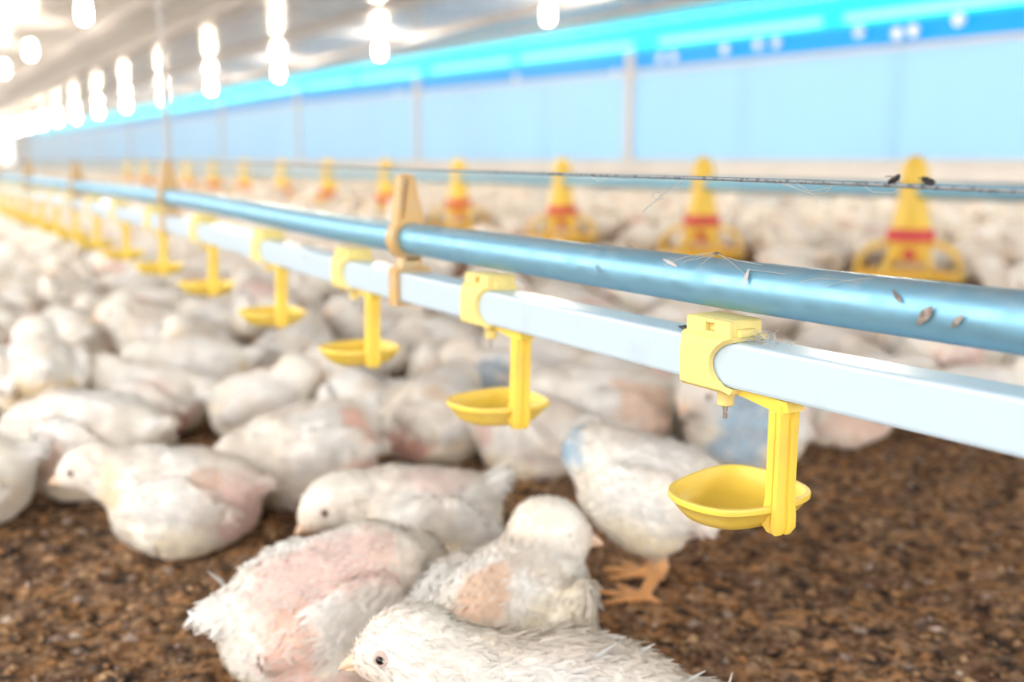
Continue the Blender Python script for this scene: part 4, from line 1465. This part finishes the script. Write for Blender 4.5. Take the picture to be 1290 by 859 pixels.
# everything farther: one mass of chicks
far = far_rest + dart(6.0, 12.0, 30000, (0.88, 1.05)) + dart(11.8, 42.0, 30000, (1.0, 1.2))
lods = []
for hh_ in (0.012, 0.020):
    L_ = []
    for P in VP:
        me, I = chick_mesh('far_chick', P, hh_, 0.005, 60)
        L_.append((I['v'], I['f'], np.clip(I['col'], 0, 1)))
        bpy.data.meshes.remove(me)
    lods.append(L_)
Vs, Fs, Cs, off = [], [], [], 0
for x, y, ang, s in far:
    v, f, c = lods[0 if math.hypot(x, y) < 8 else 1][rr.randrange(6)]
    ca, sa = math.cos(ang) * s, math.sin(ang) * s
    q_ = np.stack([x + v[:, 0] * ca - v[:, 1] * sa, y + v[:, 0] * sa + v[:, 1] * ca, v[:, 2] * s - 0.004], 1)
    Vs.append(q_); Fs.append(f + off); Cs.append(c * rr.uniform(0.9, 1.05)); off += len(v)
fm = link('chick_flock', mesh_np('chick_flock', np.concatenate(Vs), np.concatenate(Fs), np.clip(np.concatenate(Cs), 0, 0.9)), M['chick'])
tag(fm, 'mass of distant white chicks filling the house floor to the far end', 'flock', None, 'stuff')
print('chicks', len(HEROES), len(flock), len(far), 'verts', off)

# ------------------------------------------------------------------ loose crumbs of litter
nC = 17000
octa = np.array([(1, 0, 0), (-1, 0, 0), (0, 1, 0), (0, -1, 0), (0, 0, 1), (0, 0, -1)], float)
otri = np.array([(0, 2, 4), (2, 1, 4), (1, 3, 4), (3, 0, 4), (2, 0, 5), (1, 2, 5), (3, 1, 5), (0, 3, 5)])
yy = np.sqrt(rng.uniform(0.45 ** 2, 1.7 ** 2, nC))
xx = (rng.uniform(-100, 1400, nC) - CX) / FPX * yy
dd_ = DX * xx + DY * yy; ww_ = DY * xx - DX * yy
pz = np.stack([dd_, ww_, np.zeros(nC)], 1)
hz_ = (vnoise(pz, 22, 2) - 0.5) * 0.012 + (vnoise(pz, 75, 3) - 0.5) * 0.014 - 0.004
sz = 0.0014 + 0.0064 * rng.random(nC) ** 2.6
sh = octa[None] * (rng.uniform(0.5, 1.3, (nC, 6, 1))) * sz[:, None, None] * np.stack([np.ones(nC), rng.uniform(0.5, 1, nC), rng.uniform(0.4, 0.7, nC)], 1)[:, None, :]
an = rng.uniform(0, 6.28, nC)
cxn, sxn = np.cos(an)[:, None], np.sin(an)[:, None]
V = np.stack([xx[:, None] + sh[..., 0] * cxn - sh[..., 1] * sxn, yy[:, None] + sh[..., 0] * sxn + sh[..., 1] * cxn, hz_[:, None] + 0.0008 + sh[..., 2]], -1).reshape(-1, 3)
F = (np.arange(nC)[:, None, None] * 6 + otri[None]).reshape(-1, 3)
pal = np.array([(0.21, 0.125, 0.065), (0.15, 0.09, 0.055), (0.28, 0.18, 0.10), (0.07, 0.05, 0.04), (0.20, 0.15, 0.12), (0.34, 0.27, 0.22), (0.24, 0.12, 0.05)])
pc = 1.45 * pal[rng.choice(7, nC, p=(0.30, 0.26, 0.10, 0.14, 0.10, 0.015, 0.085))]
lt = link('litter_crumbs', mesh_np('litter_crumbs', V, F, np.repeat(pc, 6, 0), False), M['crumb'])
tag(lt, 'loose brown crumbs of bedding scattered over the floor', 'litter', None, 'stuff')

# ------------------------------------------------------------------ dusty air inside the house
hm = bpy.data.materials.new('dusty_air')
hm.use_nodes = True
hm.node_tree.nodes.clear()
vs_ = hm.node_tree.nodes.new('ShaderNodeVolumeScatter')
vs_.inputs['Color'].default_value = (0.95, 0.97, 1.0, 1)
vs_.inputs['Density'].default_value = 0.018
vs_.inputs['Anisotropy'].default_value = 0.2
ho = hm.node_tree.nodes.new('ShaderNodeOutputMaterial')
hm.node_tree.links.new(vs_.outputs[0], ho.inputs['Volume'])
mb = MB()
mb.loft([[W(dd, w, z) for w, z in ((-5.9, 0.0), (5.9, 0.0), (5.9, 1.46), (-5.9, 1.46))] for dd in (4.0, HOUSE1 - 0.1)])
hz_o = mb.build('dust_haze', hm, smooth=False)
tag(hz_o, 'thin bright dusty haze filling the far part of the house', 'haze', None, 'stuff')
